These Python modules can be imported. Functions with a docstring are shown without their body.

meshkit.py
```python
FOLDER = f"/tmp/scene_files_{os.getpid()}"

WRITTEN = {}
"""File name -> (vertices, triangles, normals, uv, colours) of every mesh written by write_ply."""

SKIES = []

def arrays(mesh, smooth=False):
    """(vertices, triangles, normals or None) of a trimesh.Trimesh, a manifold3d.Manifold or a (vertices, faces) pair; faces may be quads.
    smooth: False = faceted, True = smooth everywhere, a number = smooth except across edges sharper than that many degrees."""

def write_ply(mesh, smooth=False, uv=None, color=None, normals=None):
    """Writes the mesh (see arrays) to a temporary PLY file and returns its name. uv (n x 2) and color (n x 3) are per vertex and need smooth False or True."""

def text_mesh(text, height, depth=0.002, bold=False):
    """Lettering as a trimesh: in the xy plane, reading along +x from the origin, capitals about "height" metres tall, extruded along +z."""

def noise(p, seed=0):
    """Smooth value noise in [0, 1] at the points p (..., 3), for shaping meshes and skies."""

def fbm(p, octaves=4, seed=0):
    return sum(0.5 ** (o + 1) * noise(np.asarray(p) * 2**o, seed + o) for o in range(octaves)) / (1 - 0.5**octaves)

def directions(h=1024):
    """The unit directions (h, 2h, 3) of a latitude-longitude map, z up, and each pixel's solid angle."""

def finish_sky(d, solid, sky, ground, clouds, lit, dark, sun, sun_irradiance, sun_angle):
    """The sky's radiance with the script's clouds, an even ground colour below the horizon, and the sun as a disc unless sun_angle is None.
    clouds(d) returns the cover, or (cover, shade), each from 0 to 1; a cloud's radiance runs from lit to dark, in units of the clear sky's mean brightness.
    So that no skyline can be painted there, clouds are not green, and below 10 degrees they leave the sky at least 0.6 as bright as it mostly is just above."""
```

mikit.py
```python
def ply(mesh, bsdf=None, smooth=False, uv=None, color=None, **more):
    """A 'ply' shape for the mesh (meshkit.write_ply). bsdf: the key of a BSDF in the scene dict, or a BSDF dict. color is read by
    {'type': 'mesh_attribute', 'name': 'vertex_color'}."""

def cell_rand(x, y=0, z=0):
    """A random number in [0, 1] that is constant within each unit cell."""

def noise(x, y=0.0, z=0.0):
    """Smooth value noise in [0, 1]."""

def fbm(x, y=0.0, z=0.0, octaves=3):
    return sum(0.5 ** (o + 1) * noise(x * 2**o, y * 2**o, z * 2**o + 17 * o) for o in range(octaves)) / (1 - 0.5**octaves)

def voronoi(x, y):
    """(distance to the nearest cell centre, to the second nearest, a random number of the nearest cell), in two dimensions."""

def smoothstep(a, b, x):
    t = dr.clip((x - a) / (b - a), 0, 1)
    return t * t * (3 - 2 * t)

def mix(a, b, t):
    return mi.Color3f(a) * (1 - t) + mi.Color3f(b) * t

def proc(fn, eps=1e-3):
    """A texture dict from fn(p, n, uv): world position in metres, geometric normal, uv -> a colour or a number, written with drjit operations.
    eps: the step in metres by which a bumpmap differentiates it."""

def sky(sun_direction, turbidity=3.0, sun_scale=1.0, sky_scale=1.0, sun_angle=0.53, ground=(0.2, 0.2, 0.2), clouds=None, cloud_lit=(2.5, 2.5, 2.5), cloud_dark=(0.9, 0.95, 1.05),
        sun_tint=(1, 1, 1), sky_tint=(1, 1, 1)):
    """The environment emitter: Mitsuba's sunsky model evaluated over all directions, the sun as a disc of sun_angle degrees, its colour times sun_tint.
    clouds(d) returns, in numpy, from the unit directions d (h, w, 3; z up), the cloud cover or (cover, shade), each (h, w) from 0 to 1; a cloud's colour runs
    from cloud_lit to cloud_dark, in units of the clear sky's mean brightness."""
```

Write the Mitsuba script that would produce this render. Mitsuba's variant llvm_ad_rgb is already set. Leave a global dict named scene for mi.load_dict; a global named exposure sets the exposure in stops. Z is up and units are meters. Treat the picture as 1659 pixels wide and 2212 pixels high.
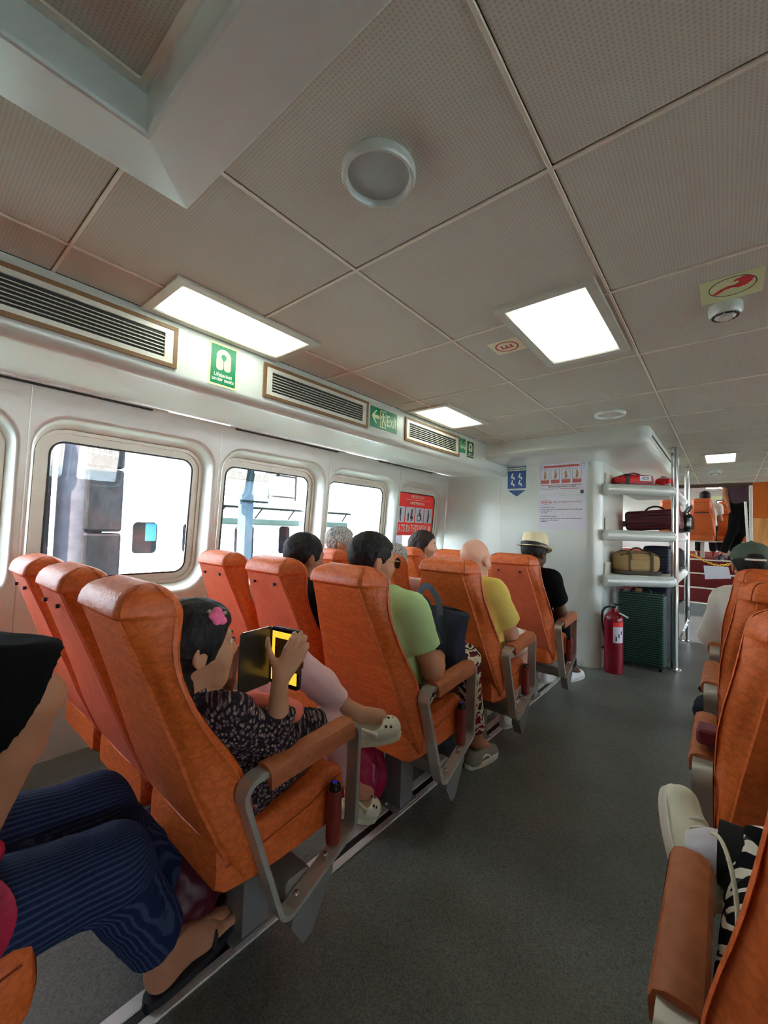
import math, random
import numpy as np, trimesh, manifold3d as m3, shapely
from shapely.geometry import Polygon, Point, LineString, box as sbox
from shapely import affinity
from shapely.ops import unary_union
import drjit as dr
import mitsuba as mi, mikit, meshkit
from mikit import noise, fbm, voronoi, cell_rand, smoothstep, mix
random.seed(7); RNG = np.random.default_rng(7)
T = mi.ScalarTransform4f
scene, labels = {}, {}

# ------------------------------------------------------------------ camera, sky, exposure
exposure = 1.8
CAM = np.array([0.0, 0.0, 1.221]); CZ = 2.076
FWD = np.array([-0.63913, 0.76801, 0.04078]); UPV = np.array([0.00217, -0.05119, 0.99869])
scene['camera'] = {'type': 'perspective', 'fov': 86.0446, 'fov_axis': 'x', 'near_clip': 0.02, 'far_clip': 500.0,
                   'to_world': T().look_at(origin=CAM.tolist(), target=(CAM + FWD).tolist(), up=UPV.tolist())}
def cloud_cover(d):
    n = meshkit.fbm(d * 3.0 + 5.0, 4, 3)
    return np.clip((n - 0.35) * 3.0, 0.35, 0.95), np.clip((n - 0.5) * 1.2, 0, 0.5)
SKY = 18.5
scene['sky'] = mikit.sky((0.06, -0.50, 0.86), turbidity=4.0, sun_scale=SKY * 0.9, sky_scale=SKY, ground=(0.35, 0.36, 0.36), sky_tint=(0.95, 1.02, 1.0),
                         clouds=cloud_cover, cloud_lit=(2.2, 2.2, 2.2), cloud_dark=(1.2, 1.25, 1.3))
LAMP = 3.6

# ------------------------------------------------------------------ materials
def lin(c):
    c = np.asarray(c, float) / 255.0
    return [float(x) for x in np.where(c <= 0.04045, c / 12.92, ((c + 0.055) / 1.055) ** 2.4)]
def rgb(c): return {'type': 'rgb', 'value': lin(c)}
def mat(name, col, rough=0.5, metal=0.0, spec=0.5, two=True, bump=None, **k):
    base = col if isinstance(col, dict) else rgb(col)
    d = {'type': 'principled', 'base_color': base, 'roughness': rough, 'metallic': metal, 'specular': spec, **k}
    if bump: d = {'type': 'bumpmap', 'tex': {**bump[0]}, 'scale': bump[1], 'bsdf': d}
    scene[name] = {'type': 'twosided', 'bsdf': d} if two else d
    return name
def C3(c): return mi.Color3f(*lin(c))
mat('m_white', (216, 222, 214), 0.22)
mat('m_white_dull', (208, 206, 198), 0.5)
mat('m_offwhite', (226, 226, 212), 0.3)
mat('m_alu', (214, 212, 206), 0.45, 0.5)
mat('m_steel', (205, 205, 205), 0.14, 1.0)
mat('m_greypaint', (128, 128, 124), 0.38, 0.3)
mat('m_frame', (190, 188, 178), 0.38, 0.6)
mat('m_black', (14, 14, 15), 0.5)
mat('m_blackgloss', (10, 10, 12), 0.15)
mat('m_darkgrey', (52, 52, 54), 0.6)
mat('m_brown', (122, 88, 50), 0.45)
mat('m_darkbrown', (74, 52, 36), 0.45)
mat('m_joint', (228, 218, 200), 0.5)
mat('m_joint_dark', (70, 62, 54), 0.7)
mat('m_green', (8, 122, 78), 0.35)
mat('m_darkgreen', (14, 66, 52), 0.35)
mat('m_glowpaint', (214, 222, 168), 0.4)
mat('m_red', (206, 36, 34), 0.35)
mat('m_signred', (222, 44, 36), 0.5)
mat('m_deepred', (120, 20, 34), 0.4)
mat('m_blue', (26, 66, 126), 0.35)
mat('m_paper', (214, 212, 222), 0.35)
mat('m_paperred', (176, 74, 66), 0.4)
mat('m_ink', (52, 52, 60), 0.5)
mat('m_inkred', (190, 40, 44), 0.5)
mat('m_tan', (178, 130, 86), 0.5)
mat('m_blacktex', (20, 21, 24), 0.75)
mat('m_tube', (122, 44, 34), 0.4)
mat('m_yellow', (236, 186, 40), 0.5)
scene['m_pane'] = {'type': 'thindielectric', 'int_ior': 1.5}

def tile_col(p, n, uv):
    a = 1.0 - smoothstep(0.0012, 0.0032, dr.sqrt(dr.square((p.x / 0.0085 - dr.floor(p.x / 0.0085) - 0.5) * 0.0085) + dr.square((p.y / 0.0085 - dr.floor(p.y / 0.0085) - 0.5) * 0.0085)))
    w = fbm(p.x * 2.2, p.y * 2.2, 0.0, 3)
    base = mix(lin((188, 180, 164)), lin((197, 189, 174)), w)
    return base * (1.0 - 0.22 * a)
mat('m_tile', mikit.proc(tile_col), 0.6, spec=0.3)
def floor_col(p, n, uv):
    s = noise(p.x * 260, p.y * 260, p.z * 260); s2 = fbm(p.x * 3.1, p.y * 3.1, 0.0, 3)
    c = mix(lin((84, 87, 81)), lin((104, 107, 99)), s2)
    c = c * (0.70 + 0.60 * s)
    return c
mat('m_floor', mikit.proc(floor_col), 0.42, spec=0.4)
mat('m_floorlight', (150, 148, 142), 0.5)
def seat_col(p, n, uv):
    a = fbm(p.x * 46 + 3 * noise(p.x * 30, p.y * 30, p.z * 30), p.y * 46, p.z * 46, 3); b = fbm(p.x * 150, p.y * 150, p.z * 150, 2)
    vein = 1.0 - smoothstep(0.0, 0.16, dr.abs(a - 0.5))
    col = mix(lin((210, 102, 46)), lin((196, 90, 38)), vein)
    return col * (0.88 + 0.2 * b)
def leather_h(p, n, uv): return fbm(p.x * 150, p.y * 150, p.z * 150, 2)
mat('m_seat', mikit.proc(seat_col), 0.46, spec=0.42, bump=(mikit.proc(leather_h, 0.002), 0.0012))
def shell_col(p, n, uv):
    a = fbm(p.x * 30, p.y * 30, p.z * 30, 4)
    return mix(lin((196, 92, 62)), lin((218, 112, 78)), a) * (0.9 + 0.2 * fbm(p.x * 160, p.y * 160, p.z * 160, 2))
mat('m_shell', mikit.proc(shell_col), 0.5, spec=0.4)
def pad_col(p, n, uv): return mix(lin((158, 88, 52)), lin((184, 110, 70)), fbm(p.x * 60, p.y * 60, p.z * 60, 3))
mat('m_pad', mikit.proc(pad_col), 0.5, spec=0.4)
mat('m_seam', (150, 66, 22), 0.6)

# ------------------------------------------------------------------ naming
def uniq(k):
    if k not in scene and k not in labels and not any(s.startswith(k + '__') for s in scene): return k
    i = 1
    while True:
        q = f'{k}_{i:03d}'
        if q not in scene and q not in labels and not any(s.startswith(q + '__') for s in scene): return q
        i += 1
USED = {}
def key(k):
    i = USED.get(k, 0); USED[k] = i + 1
    return k if i == 0 else f'{k}_{i:03d}'
def thing(name, label, cat, group=None):
    k = key(name); labels[k] = {'label': label, 'category': cat}
    if group: labels[k]['group'] = group
    return k
def struct(k): labels[k] = {'kind': 'structure'}; return k
def put(name, mesh, m, parent=None, smooth=False, label=None, tw=None, **kw):
    k = key(f'{parent}__{name}' if parent else name)
    d = mesh if isinstance(mesh, dict) else mikit.ply(mesh, m, smooth, **kw)
    if tw is not None: d = {**d, 'to_world': tw}
    scene[k] = d
    if label: labels.setdefault(k, {})['label'] = label
    return k
def tr(x=0, y=0, z=0): return T().translate([x, y, z])

# ------------------------------------------------------------------ mesh helpers
cat = trimesh.util.concatenate
def hull(pts): return trimesh.convex.convex_hull(np.asarray(pts, float))
def cbox(x0, x1, y0, y1, z0, z1, c=0.003):
    P = []
    for sx in (0, 1):
        for sy in (0, 1):
            for sz in (0, 1):
                q = np.array([(x0, x1)[sx], (y0, y1)[sy], (z0, z1)[sz]]); s = np.array([1 - 2 * sx, 1 - 2 * sy, 1 - 2 * sz]) * c
                for a in range(3):
                    t = s.copy(); t[a] = 0; P.append(q + t)
    return hull(P)
def man(m): return trimesh.Trimesh(m.to_mesh().vert_properties[:, :3], m.to_mesh().tri_verts, process=False)
def rbox(x0, x1, y0, y1, z0, z1, r=0.02, seg=16):
    s = m3.Manifold.sphere(r, seg)
    return man(m3.Manifold.batch_hull([s.translate([a, b, c]) for a in (x0 + r, x1 - r) for b in (y0 + r, y1 - r) for c in (z0 + r, z1 - r)]))
def cyl(p0, p1, r, r1=None, n=20):
    p0, p1 = np.asarray(p0, float), np.asarray(p1, float); d = p1 - p0; L = np.linalg.norm(d); d = d / L
    a = np.cross(d, [0, 0, 1] if abs(d[2]) < .9 else [1, 0, 0]); a /= np.linalg.norm(a); b = np.cross(d, a)
    th = np.arange(n) * 2 * np.pi / n; ring = np.cos(th)[:, None] * a + np.sin(th)[:, None] * b
    r1 = r if r1 is None else r1
    v = np.vstack([p0 + ring * r, p1 + ring * r1, [p0], [p1]])
    i = np.arange(n); j = (i + 1) % n
    f = np.vstack([np.c_[i, j, j + n], np.c_[i, j + n, i + n], np.c_[j, i, i * 0 + 2 * n], np.c_[i + n, j + n, i * 0 + 2 * n + 1]])
    return trimesh.Trimesh(v, f, process=False)
def lathe(prof, c=(0, 0, 0), n=32, axis=2):
    prof = np.asarray(prof, float); th = np.arange(n) * 2 * np.pi / n
    v = np.stack([prof[:, None, 0] * np.cos(th), prof[:, None, 0] * np.sin(th), np.broadcast_to(prof[:, None, 1], (len(prof), n))], -1).reshape(-1, 3)
    f = []
    i = np.arange(n); j = (i + 1) % n
    for k in range(len(prof) - 1):
        f += [np.c_[k * n + i, k * n + j, (k + 1) * n + j], np.c_[k * n + i, (k + 1) * n + j, (k + 1) * n + i]]
    f = np.vstack(f)
    if axis == 1: v = v[:, [0, 2, 1]] * [1, -1, 1]
    if axis == 0: v = v[:, [2, 1, 0]] * [1, 1, -1]
    return trimesh.Trimesh(v + np.asarray(c), f, process=False)
def tube(pts, r, n=10, caps=True):
    p = np.asarray(pts, float); t = np.gradient(p, axis=0); t /= np.linalg.norm(t, axis=1, keepdims=True) + 1e-12
    a = np.cross(t[0], [0, 0, 1] if abs(t[0][2]) < .9 else [1, 0, 0]); A = []
    for k in range(len(p)):
        a = a - t[k] * (a @ t[k]); a /= np.linalg.norm(a) + 1e-12; A.append(a)
    A = np.array(A); B = np.cross(t, A); th = np.arange(n) * 2 * np.pi / n
    rr = np.broadcast_to(r, (len(p),))[:, None, None]
    v = (p[:, None] + rr * (np.cos(th)[None, :, None] * A[:, None] + np.sin(th)[None, :, None] * B[:, None])).reshape(-1, 3)
    i = np.arange(n); j = (i + 1) % n; f = []
    for k in range(len(p) - 1):
        f += [np.c_[k * n + i, k * n + j, (k + 1) * n + j], np.c_[k * n + i, (k + 1) * n + j, (k + 1) * n + i]]
    if caps:
        m = len(v); v = np.vstack([v, p[:1], p[-1:]]); e = (len(p) - 1) * n
        f += [np.c_[j, i, i * 0 + m], np.c_[e + i, e + j, i * 0 + m + 1]]
    return trimesh.Trimesh(v, np.vstack(f), process=False)
def spline(pts, n=40):
    from scipy.interpolate import CubicSpline
    p = np.asarray(pts, float); s = np.r_[0, np.cumsum(np.linalg.norm(np.diff(p, axis=0), axis=1))]
    return CubicSpline(s, p)(np.linspace(0, s[-1], n))
def loft(secs, caps=True):
    s = np.asarray(secs, float); k, n = s.shape[:2]; v = s.reshape(-1, 3); i = np.arange(n); j = (i + 1) % n; f = []
    for q in range(k - 1):
        f += [np.c_[q * n + i, q * n + j, (q + 1) * n + j], np.c_[q * n + i, (q + 1) * n + j, (q + 1) * n + i]]
    if caps:
        m = len(v); v = np.vstack([v, s[0].mean(0), s[-1].mean(0)]); e = (k - 1) * n
        f += [np.c_[j, i, i * 0 + m], np.c_[e + i, e + j, i * 0 + m + 1]]
    return trimesh.Trimesh(v, np.vstack(f), process=False)
def ext(poly, h, plane='xy', at=0.0):
    """shapely polygon extruded by h; plane: which axes the polygon lies in, at: offset on the third axis (extrusion goes to +)."""
    gs = [g for g in getattr(poly, 'geoms', [poly]) if g.area > 1e-9]
    m = cat([trimesh.creation.extrude_polygon(g, h, engine='earcut') for g in gs])
    v = np.array(m.vertices); v[:, 2] += at
    f = np.array(m.faces)
    if plane == 'yz': v = v[:, [2, 0, 1]]
    if plane == 'xz': v = np.c_[v[:, 0], v[:, 2], v[:, 1]]; f = f[:, ::-1]
    return trimesh.Trimesh(v, f, process=False)
def rrect(x0, x1, y0, y1, r, q=8): return sbox(x0 + r, y0 + r, x1 - r, y1 - r).buffer(r, quad_segs=q)
def place(mesh, R, t=(0, 0, 0)):
    m = mesh.copy(); m.vertices = np.asarray(mesh.vertices) @ np.asarray(R, float).T + np.asarray(t, float)
    if np.linalg.det(np.asarray(R, float)) < 0: m.faces = np.asarray(m.faces)[:, ::-1]
    return m
def flat(poly, pos, xdir, ydir, h=0.0008):
    """2D polygon (metres) laid as a thin print on a surface: pos = where (0,0) goes, xdir, ydir = its axes; thickness along xdir x ydir."""
    x, y = np.asarray(xdir, float), np.asarray(ydir, float); n = np.cross(x, y)
    return place(ext(poly, h), np.c_[x, y, n], pos)
def text2d(s, hgt, bold=False, cx=None, w=None):
    m = meshkit.text_mesh(s, hgt, 0.001, bold)
    v = np.array(m.vertices)
    x0, x1 = v[:, 0].min(), v[:, 0].max()
    sc = 1.0 if w is None else w / (x1 - x0)
    v[:, 0] = (v[:, 0] - x0) * sc
    if cx is not None: v[:, 0] += cx - (x1 - x0) * sc / 2
    m = m.copy(); m.vertices = v
    return m
def text(s, hgt, pos, xdir, ydir, bold=False, cx=None, w=None, h=0.0008):
    m = text2d(s, hgt, bold, cx, w); x, y = np.asarray(xdir, float), np.asarray(ydir, float)
    m.vertices = np.asarray(m.vertices) * [1, 1, h / 0.001]
    return place(m, np.c_[x, y, np.cross(x, y)], pos)
# ================================================================== SETTING
mat('m_frame_w', (196, 192, 178), 0.35, 0.1)
XR = 3.6                                   # right hand hull mirrors the left one
struct('floor'); put('floor', cbox(-2.75, XR + 1, -1.7, 6.12, -0.06, 0.0, 0.001), 'm_floor')
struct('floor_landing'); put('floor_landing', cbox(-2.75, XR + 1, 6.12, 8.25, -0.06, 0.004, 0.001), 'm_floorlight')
# --- ceiling: slab, tiles, joint strips
struct('ceiling')
put('ceiling', cbox(-2.75, XR + 1, -1.7, 8.25, CZ + 0.085, CZ + 0.12, 0.001), 'm_joint_dark')
GX, GY, GT, GAP = -0.313, 0.318, 0.63, 0.0042
xs = [-1.795] + [GX + GT * k for k in range(-2, 6)]; ys = [-1.55] + [GY + GT * j for j in range(-2, 13)] + [8.14]
tile_cache = {}
def tile(w, d):
    q = (round(w, 3), round(d, 3))
    if q not in tile_cache:
        tile_cache[q] = mikit.ply(cbox(-w / 2 + GAP, w / 2 - GAP, -d / 2 + GAP, d / 2 - GAP, 0, 0.016, 0.004), 'm_tile')
    return tile_cache[q]
for a in range(len(xs) - 1):
    for b in range(len(ys) - 1):
        cx, cy = (xs[a] + xs[a + 1]) / 2, (ys[b] + ys[b + 1]) / 2
        if -0.95 < cx < 0.32 and -0.95 < cy < 0.32: continue
        put('tile', tile(xs[a + 1] - xs[a], ys[b + 1] - ys[b]), None, 'ceiling', tw=tr(cx, cy, CZ))
for x in xs[1:]:
    for y0, y1 in (((-1.55, -0.95), (0.33, 8.13)) if -0.95 < x < 0.33 else ((-1.55, 8.13),)):
        put('joint_strip', cbox(x - 0.0065, x + 0.0032, y0, y1, CZ - 0.003, CZ + 0.004, 0.0012), 'm_joint', 'ceiling')
for y in ys[1:-1]:
    for x0, x1 in (((-1.79, -0.95), (0.33, XR)) if -0.95 < y < 0.33 else ((-1.79, XR),)):
        put('joint_strip', cbox(x0, x1, y - 0.0032, y + 0.0065, CZ - 0.0035, CZ + 0.0035, 0.0012), 'm_joint', 'ceiling')
# --- coffer frame round a recessed ceiling panel
k = thing('ceiling_hatch_frame', 'large white bevelled square frame around a recessed panel, at the top left of the ceiling', 'ceiling frame')
prof = [(0.0, CZ), (0.0, CZ - 0.02), (0.004, CZ - 0.025), (0.150, CZ - 0.036), (0.156, CZ - 0.034), (0.160, CZ - 0.028), (0.162, CZ + 0.046), (0.172, CZ + 0.048), (0.172, CZ + 0.06), (0.1, CZ + 0.06)]
X0, X1, Y0, Y1 = -1.102, 0.476, -1.1, 0.466
secs = []
for px, py, sx, sy in ((X0, Y1, 1, -1), (X1, Y1, -1, -1), (X1, Y0, -1, 1), (X0, Y0, 1, 1), (X0, Y1, 1, -1)):
    secs.append([(px + sx * d, py + sy * d, z) for d, z in prof])
fm = loft(secs, caps=False)
put('frame', fm, 'm_white', k, smooth=20)
ring = rrect(X0 + 0.163, X1 - 0.163, Y0 + 0.163, Y1 - 0.163, 0.005).difference(rrect(X0 + 0.183, X1 - 0.183, Y0 + 0.183, Y1 - 0.183, 0.005))
put('trim_strip', ext(ring, 0.006, at=CZ + 0.047), 'm_joint', k)
put('panel', cbox(X0 + 0.164, X1 - 0.164, Y0 + 0.164, Y1 - 0.164, CZ + 0.054, CZ + 0.062, 0.001), 'm_tile', k)

# --- hull side walls with tapered window recesses
WT = 0.075                                  # inward lean per metre
ZT, ZB = 1.862, 0.0
def wx(z): return -2.50 - WT * (1.85 - z)
WIN_C = [-1.045, -0.087, 0.868, 1.823, 2.778, 3.733, 4.95, 5.905, 6.86]
WZ = 1.263
def wallmesh():
    sl = m3.Manifold.cube([9.8, ZT - ZB, 0.22]).translate([-1.55, ZB, -0.22])
    for c in WIN_C:
        rings = []
        for n, gy, gz, r in ((0.01, .108, .128, .17), (0.0, .098, .118, .165), (-0.004, .088, .106, .16), (-0.014, .08, .096, .155), (-0.05, .07, .082, .15), (-0.12, .058, .062, .135), (-0.30, .056, .060, .13)):
            p = rrect(c - .365 - gy, c + .365 + gy, WZ - .357 - gz, WZ + .357 + gz, r, 8)
            q = np.array(p.exterior.coords)[:-1]
            rings.append(np.c_[q, np.full(len(q), n)])
        t = loft(rings[::-1]); t.fix_normals()
        sl = sl - m3.Manifold(m3.Mesh(np.array(t.vertices, np.float32), np.array(t.faces, np.uint32)))
    m = man(sl); v = np.array(m.vertices)
    return trimesh.Trimesh(np.c_[wx(v[:, 1]) + v[:, 2], v[:, 0], v[:, 1]], m.faces, process=False)
wm = wallmesh()
struct('wall_left'); put('wall_left', wm, 'm_white', smooth=28)
struct('wall_right'); put('wall_right', place(wm, np.diag([-1.0, 1, 1]), (XR - 1.3, 0, 0)), 'm_white', smooth=28)
gl = rrect(-.365, .365, -.357, .357, .07)
fr = rrect(-.423, .423, -.419, .419, .13).difference(gl.buffer(-0.004))
gask = gl.buffer(0.002).difference(gl.buffer(-0.007))
def lean(m, c):
    v = np.array(m.vertices); return trimesh.Trimesh(np.c_[wx(v[:, 1] + WZ) - 0.13 + v[:, 2], v[:, 0] + c, v[:, 1] + WZ], m.faces, process=False)
riv = [cat([cyl((a, b, .012), (a, b, .0145), .005, n=8)]) for a, b in [(t * .36 / 3, s * .388) for t in range(-3, 4) for s in (-1, 1)] + [(s * .394, t * .3 / 3) for t in range(-3, 4) for s in (-1, 1)]]
step = rrect(-.423, .423, -.419, .419, .13).difference(rrect(-.405, .405, -.400, .400, .115))
mf, mg, mr, ms = ext(fr, 0.012), ext(gask, 0.004, at=0.011), cat(riv), ext(step, 0.012, at=0.011)
pv = np.array(gl.buffer(0.02).exterior.coords)[:-1]; pane = trimesh.Trimesh(np.c_[np.vstack([pv, [[0, 0]]]), np.full(len(pv) + 1, 0.004)], [[len(pv), i, (i + 1) % len(pv)] for i in range(len(pv))], process=False)
for side in (0, 1):
    for i, c in enumerate(WIN_C):
        kk = struct(f'window_{i + 1 + side * len(WIN_C)}')
        for nm, m, mt in (('frame', mf, 'm_frame_w'), ('bezel', ms, 'm_frame_w'), ('gasket', mg, 'm_black'), ('rivets', mr, 'm_frame'), ('pane', pane, 'm_pane')):
            q = lean(m, c)
            if side: q = place(q, np.diag([-1.0, 1, 1]), (XR - 1.3, 0, 0))
            put(nm, q, mt, kk)
            if nm == 'rivets': labels[f'{kk}__rivets'] = {'kind': 'stuff'}
# seams between the wall panels
for y in (0.40, 1.345, 2.30, 3.255):
    m = cbox(-0.0025, 0.0015, y - 0.003, y + 0.003, 0, 1, 0.0005); v = np.array(m.vertices); z = 0.55 + v[:, 2] * 1.30
    put('seam', trimesh.Trimesh(np.c_[wx(z) + v[:, 0], v[:, 1], z], m.faces, process=False), 'm_frame', 'wall_left')
# --- soffit: vertical fascia, rounded lower edge, underside sloping to the wall
arc = [(-1.845 + 0.05 * math.cos(t), 1.862 - 0.05 * math.sin(t)) for t in np.linspace(0, math.pi / 2 + 0.09, 9)]
spoly = Polygon([(-1.795, CZ)] + arc + [(-2.52, 1.868), (-2.52, CZ)])
sm = ext(spoly, 5.74, 'xz', at=-1.55)
struct('trim_1'); put('trim_1', sm, 'm_white', smooth=25)
struct('trim_2'); put('trim_2', place(sm, np.diag([-1.0, 1, 1]), (XR - 1.3, 0, 0)), 'm_white', smooth=25)
for y0, y1 in ((-0.45, 0.52 + 0.40), (1.44, 2.37), (2.90, 3.80)):
    t = thing('slot_diffuser', {0: 'thin black air slot above the nearest full window', 1: 'thin black air slot above the window showing the dock number board', 2: 'thin black air slot above the red priority sign'}[[-0.45, 1.44, 2.90].index(y0)], 'air slot')
    put('slot', cbox(-2.498, -2.478, y0, y1, 1.846, 1.858, 0.001), 'm_black', t)
    put('lip', cbox(-2.478, -2.470, y0 - 0.05, y1 + 0.08, 1.853, 1.861, 0.001), 'm_white_dull', t)
# --- back wall, front partition with rounded corner, canopy above it
mat('m_bulkhead', (112, 92, 72), .5); struct('wall_back'); put('wall_back', cbox(-2.75, XR + 1, -1.70, -1.55, 0, CZ + 0.08, 0.002), 'm_bulkhead')
q = np.array([(-2.66, 4.19), (-1.01, 4.19)] + [(-1.01 + .13 * math.sin(t), 4.32 - .13 * math.cos(t)) for t in np.linspace(.08, math.pi / 2 - .02, 12)] + [(-.88, 5.2), (-.93, 5.2), (-.93, 4.24), (-2.66, 4.24)])
struct('wall_front'); put('wall_front', ext(Polygon(q), 1.945), 'm_white', smooth=25)
put('seam', cbox(-1.864, -1.860, 4.1885, 4.191, 0.0, 1.93, 0.0005), 'm_frame', 'wall_front')
put('baseboard', cbox(-2.58, -1.02, 4.182, 4.19, 0, 0.06, 0.002), 'm_white_dull', 'wall_front')
cp = []
for (x, y) in ((-1.795 - .3, 3.735), (-.535, 3.735), (-.535, 6.0), (-2.1, 6.0)):
    cp.append(m3.Manifold.cylinder(.3, .085, .085, 32).translate([x, y, 2.0])); cp.append(m3.Manifold.sphere(.055, 20).scale([1.545, 1.545, 1]).translate([x, y, 1.972]))
can = m3.Manifold.batch_hull(cp).trim_by_plane([0, 0, -1], -(CZ - 0.0005)).trim_by_plane([1, 0, 0], -1.795)
struct('trim_3'); put('trim_3', man(can), 'm_white', smooth=30)
put('slot', cbox(-0.4515, -0.4485, 3.83, 5.9, 2.015, 2.035, 0.001), 'm_black', 'trim_3')
# --- far end: header, stairs to the raised cabin, wood panel
def wood_col(p, n, uv):
    g = fbm(p.x * 9, p.y * 9, p.z * 1.2, 4); g2 = noise(p.x * 90, p.y * 90, p.z * 3)
    return mix(lin((176, 112, 56)), lin((206, 146, 86)), smoothstep(.3, .7, g)) * (0.9 + 0.15 * g2)
mat('m_wood', mikit.proc(wood_col), 0.35)
mat('m_woodband', (176, 84, 22), 0.3)
def carpet(p, n, uv): return mix(lin((84, 30, 32)), lin((112, 44, 42)), noise(p.x * 220, p.y * 220, p.z * 220))
mat('m_carpet', mikit.proc(carpet), 0.85, spec=0.1)
struct('wall_far'); put('wall_far', cbox(0.305, XR + 1, 8.14, 8.25, 0, 1.55, 0.002), 'm_wood')
put('band', cbox(0.305, XR + 1, 8.136, 8.246, 1.55, CZ + 0.08, 0.002), 'm_woodband', 'wall_far')
put('panel', cbox(-2.75, -1.5, 8.14, 8.25, 0, CZ + 0.08, 0.002), 'm_white_dull', 'wall_far')
struct('trim_4'); put('trim_4', cbox(-1.5, 0.30, 8.13, 8.25, 2.03, 2.075, 0.003), 'm_darkbrown')
st = struct('stairs')
SY, SR, SD = 8.22, 0.219, 0.20
for i in range(4):
    y = SY + SD * i; z = SR * (i + 1)
    put('step', cbox(-1.5, 0.29, y, SY + SD * 4 + .1 if i < 3 else 14.2, z - SR, z - 0.012, 0.002), 'm_carpet' if i else 'm_greypaint', st)
    put('nosing', cbox(-1.5, 0.29, y - 0.012, y + 0.035, z - 0.022, z, 0.004), 'm_offwhite', st)
    put('tread', cbox(-1.5, 0.29, y + 0.035, y + SD if i < 3 else 14.2, z - 0.012, z - 0.002, 0.001), 'm_carpet', st)
UZ = SR * 4
struct('upper_floor'); put('upper_floor', cbox(-2.75, 3.4, 8.86, 14.2, UZ - 0.1, UZ - 0.004, 0.001), 'm_carpet')
struct('upper_ceiling'); put('upper_ceiling', cbox(-2.75, 3.4, 8.25, 14.2, 2.50, 2.56, 0.001), 'm_white_dull')
struct('wall_upper'); put('wall_upper', cbox(-2.75, 3.4, 14.1, 14.2, UZ, 2.5, 0.001), 'm_white_dull')
put('header', cbox(-2.75, 3.4, 8.25, 8.30, CZ + 0.04, 2.5, 0.001), 'm_white_dull', 'wall_upper')
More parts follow.
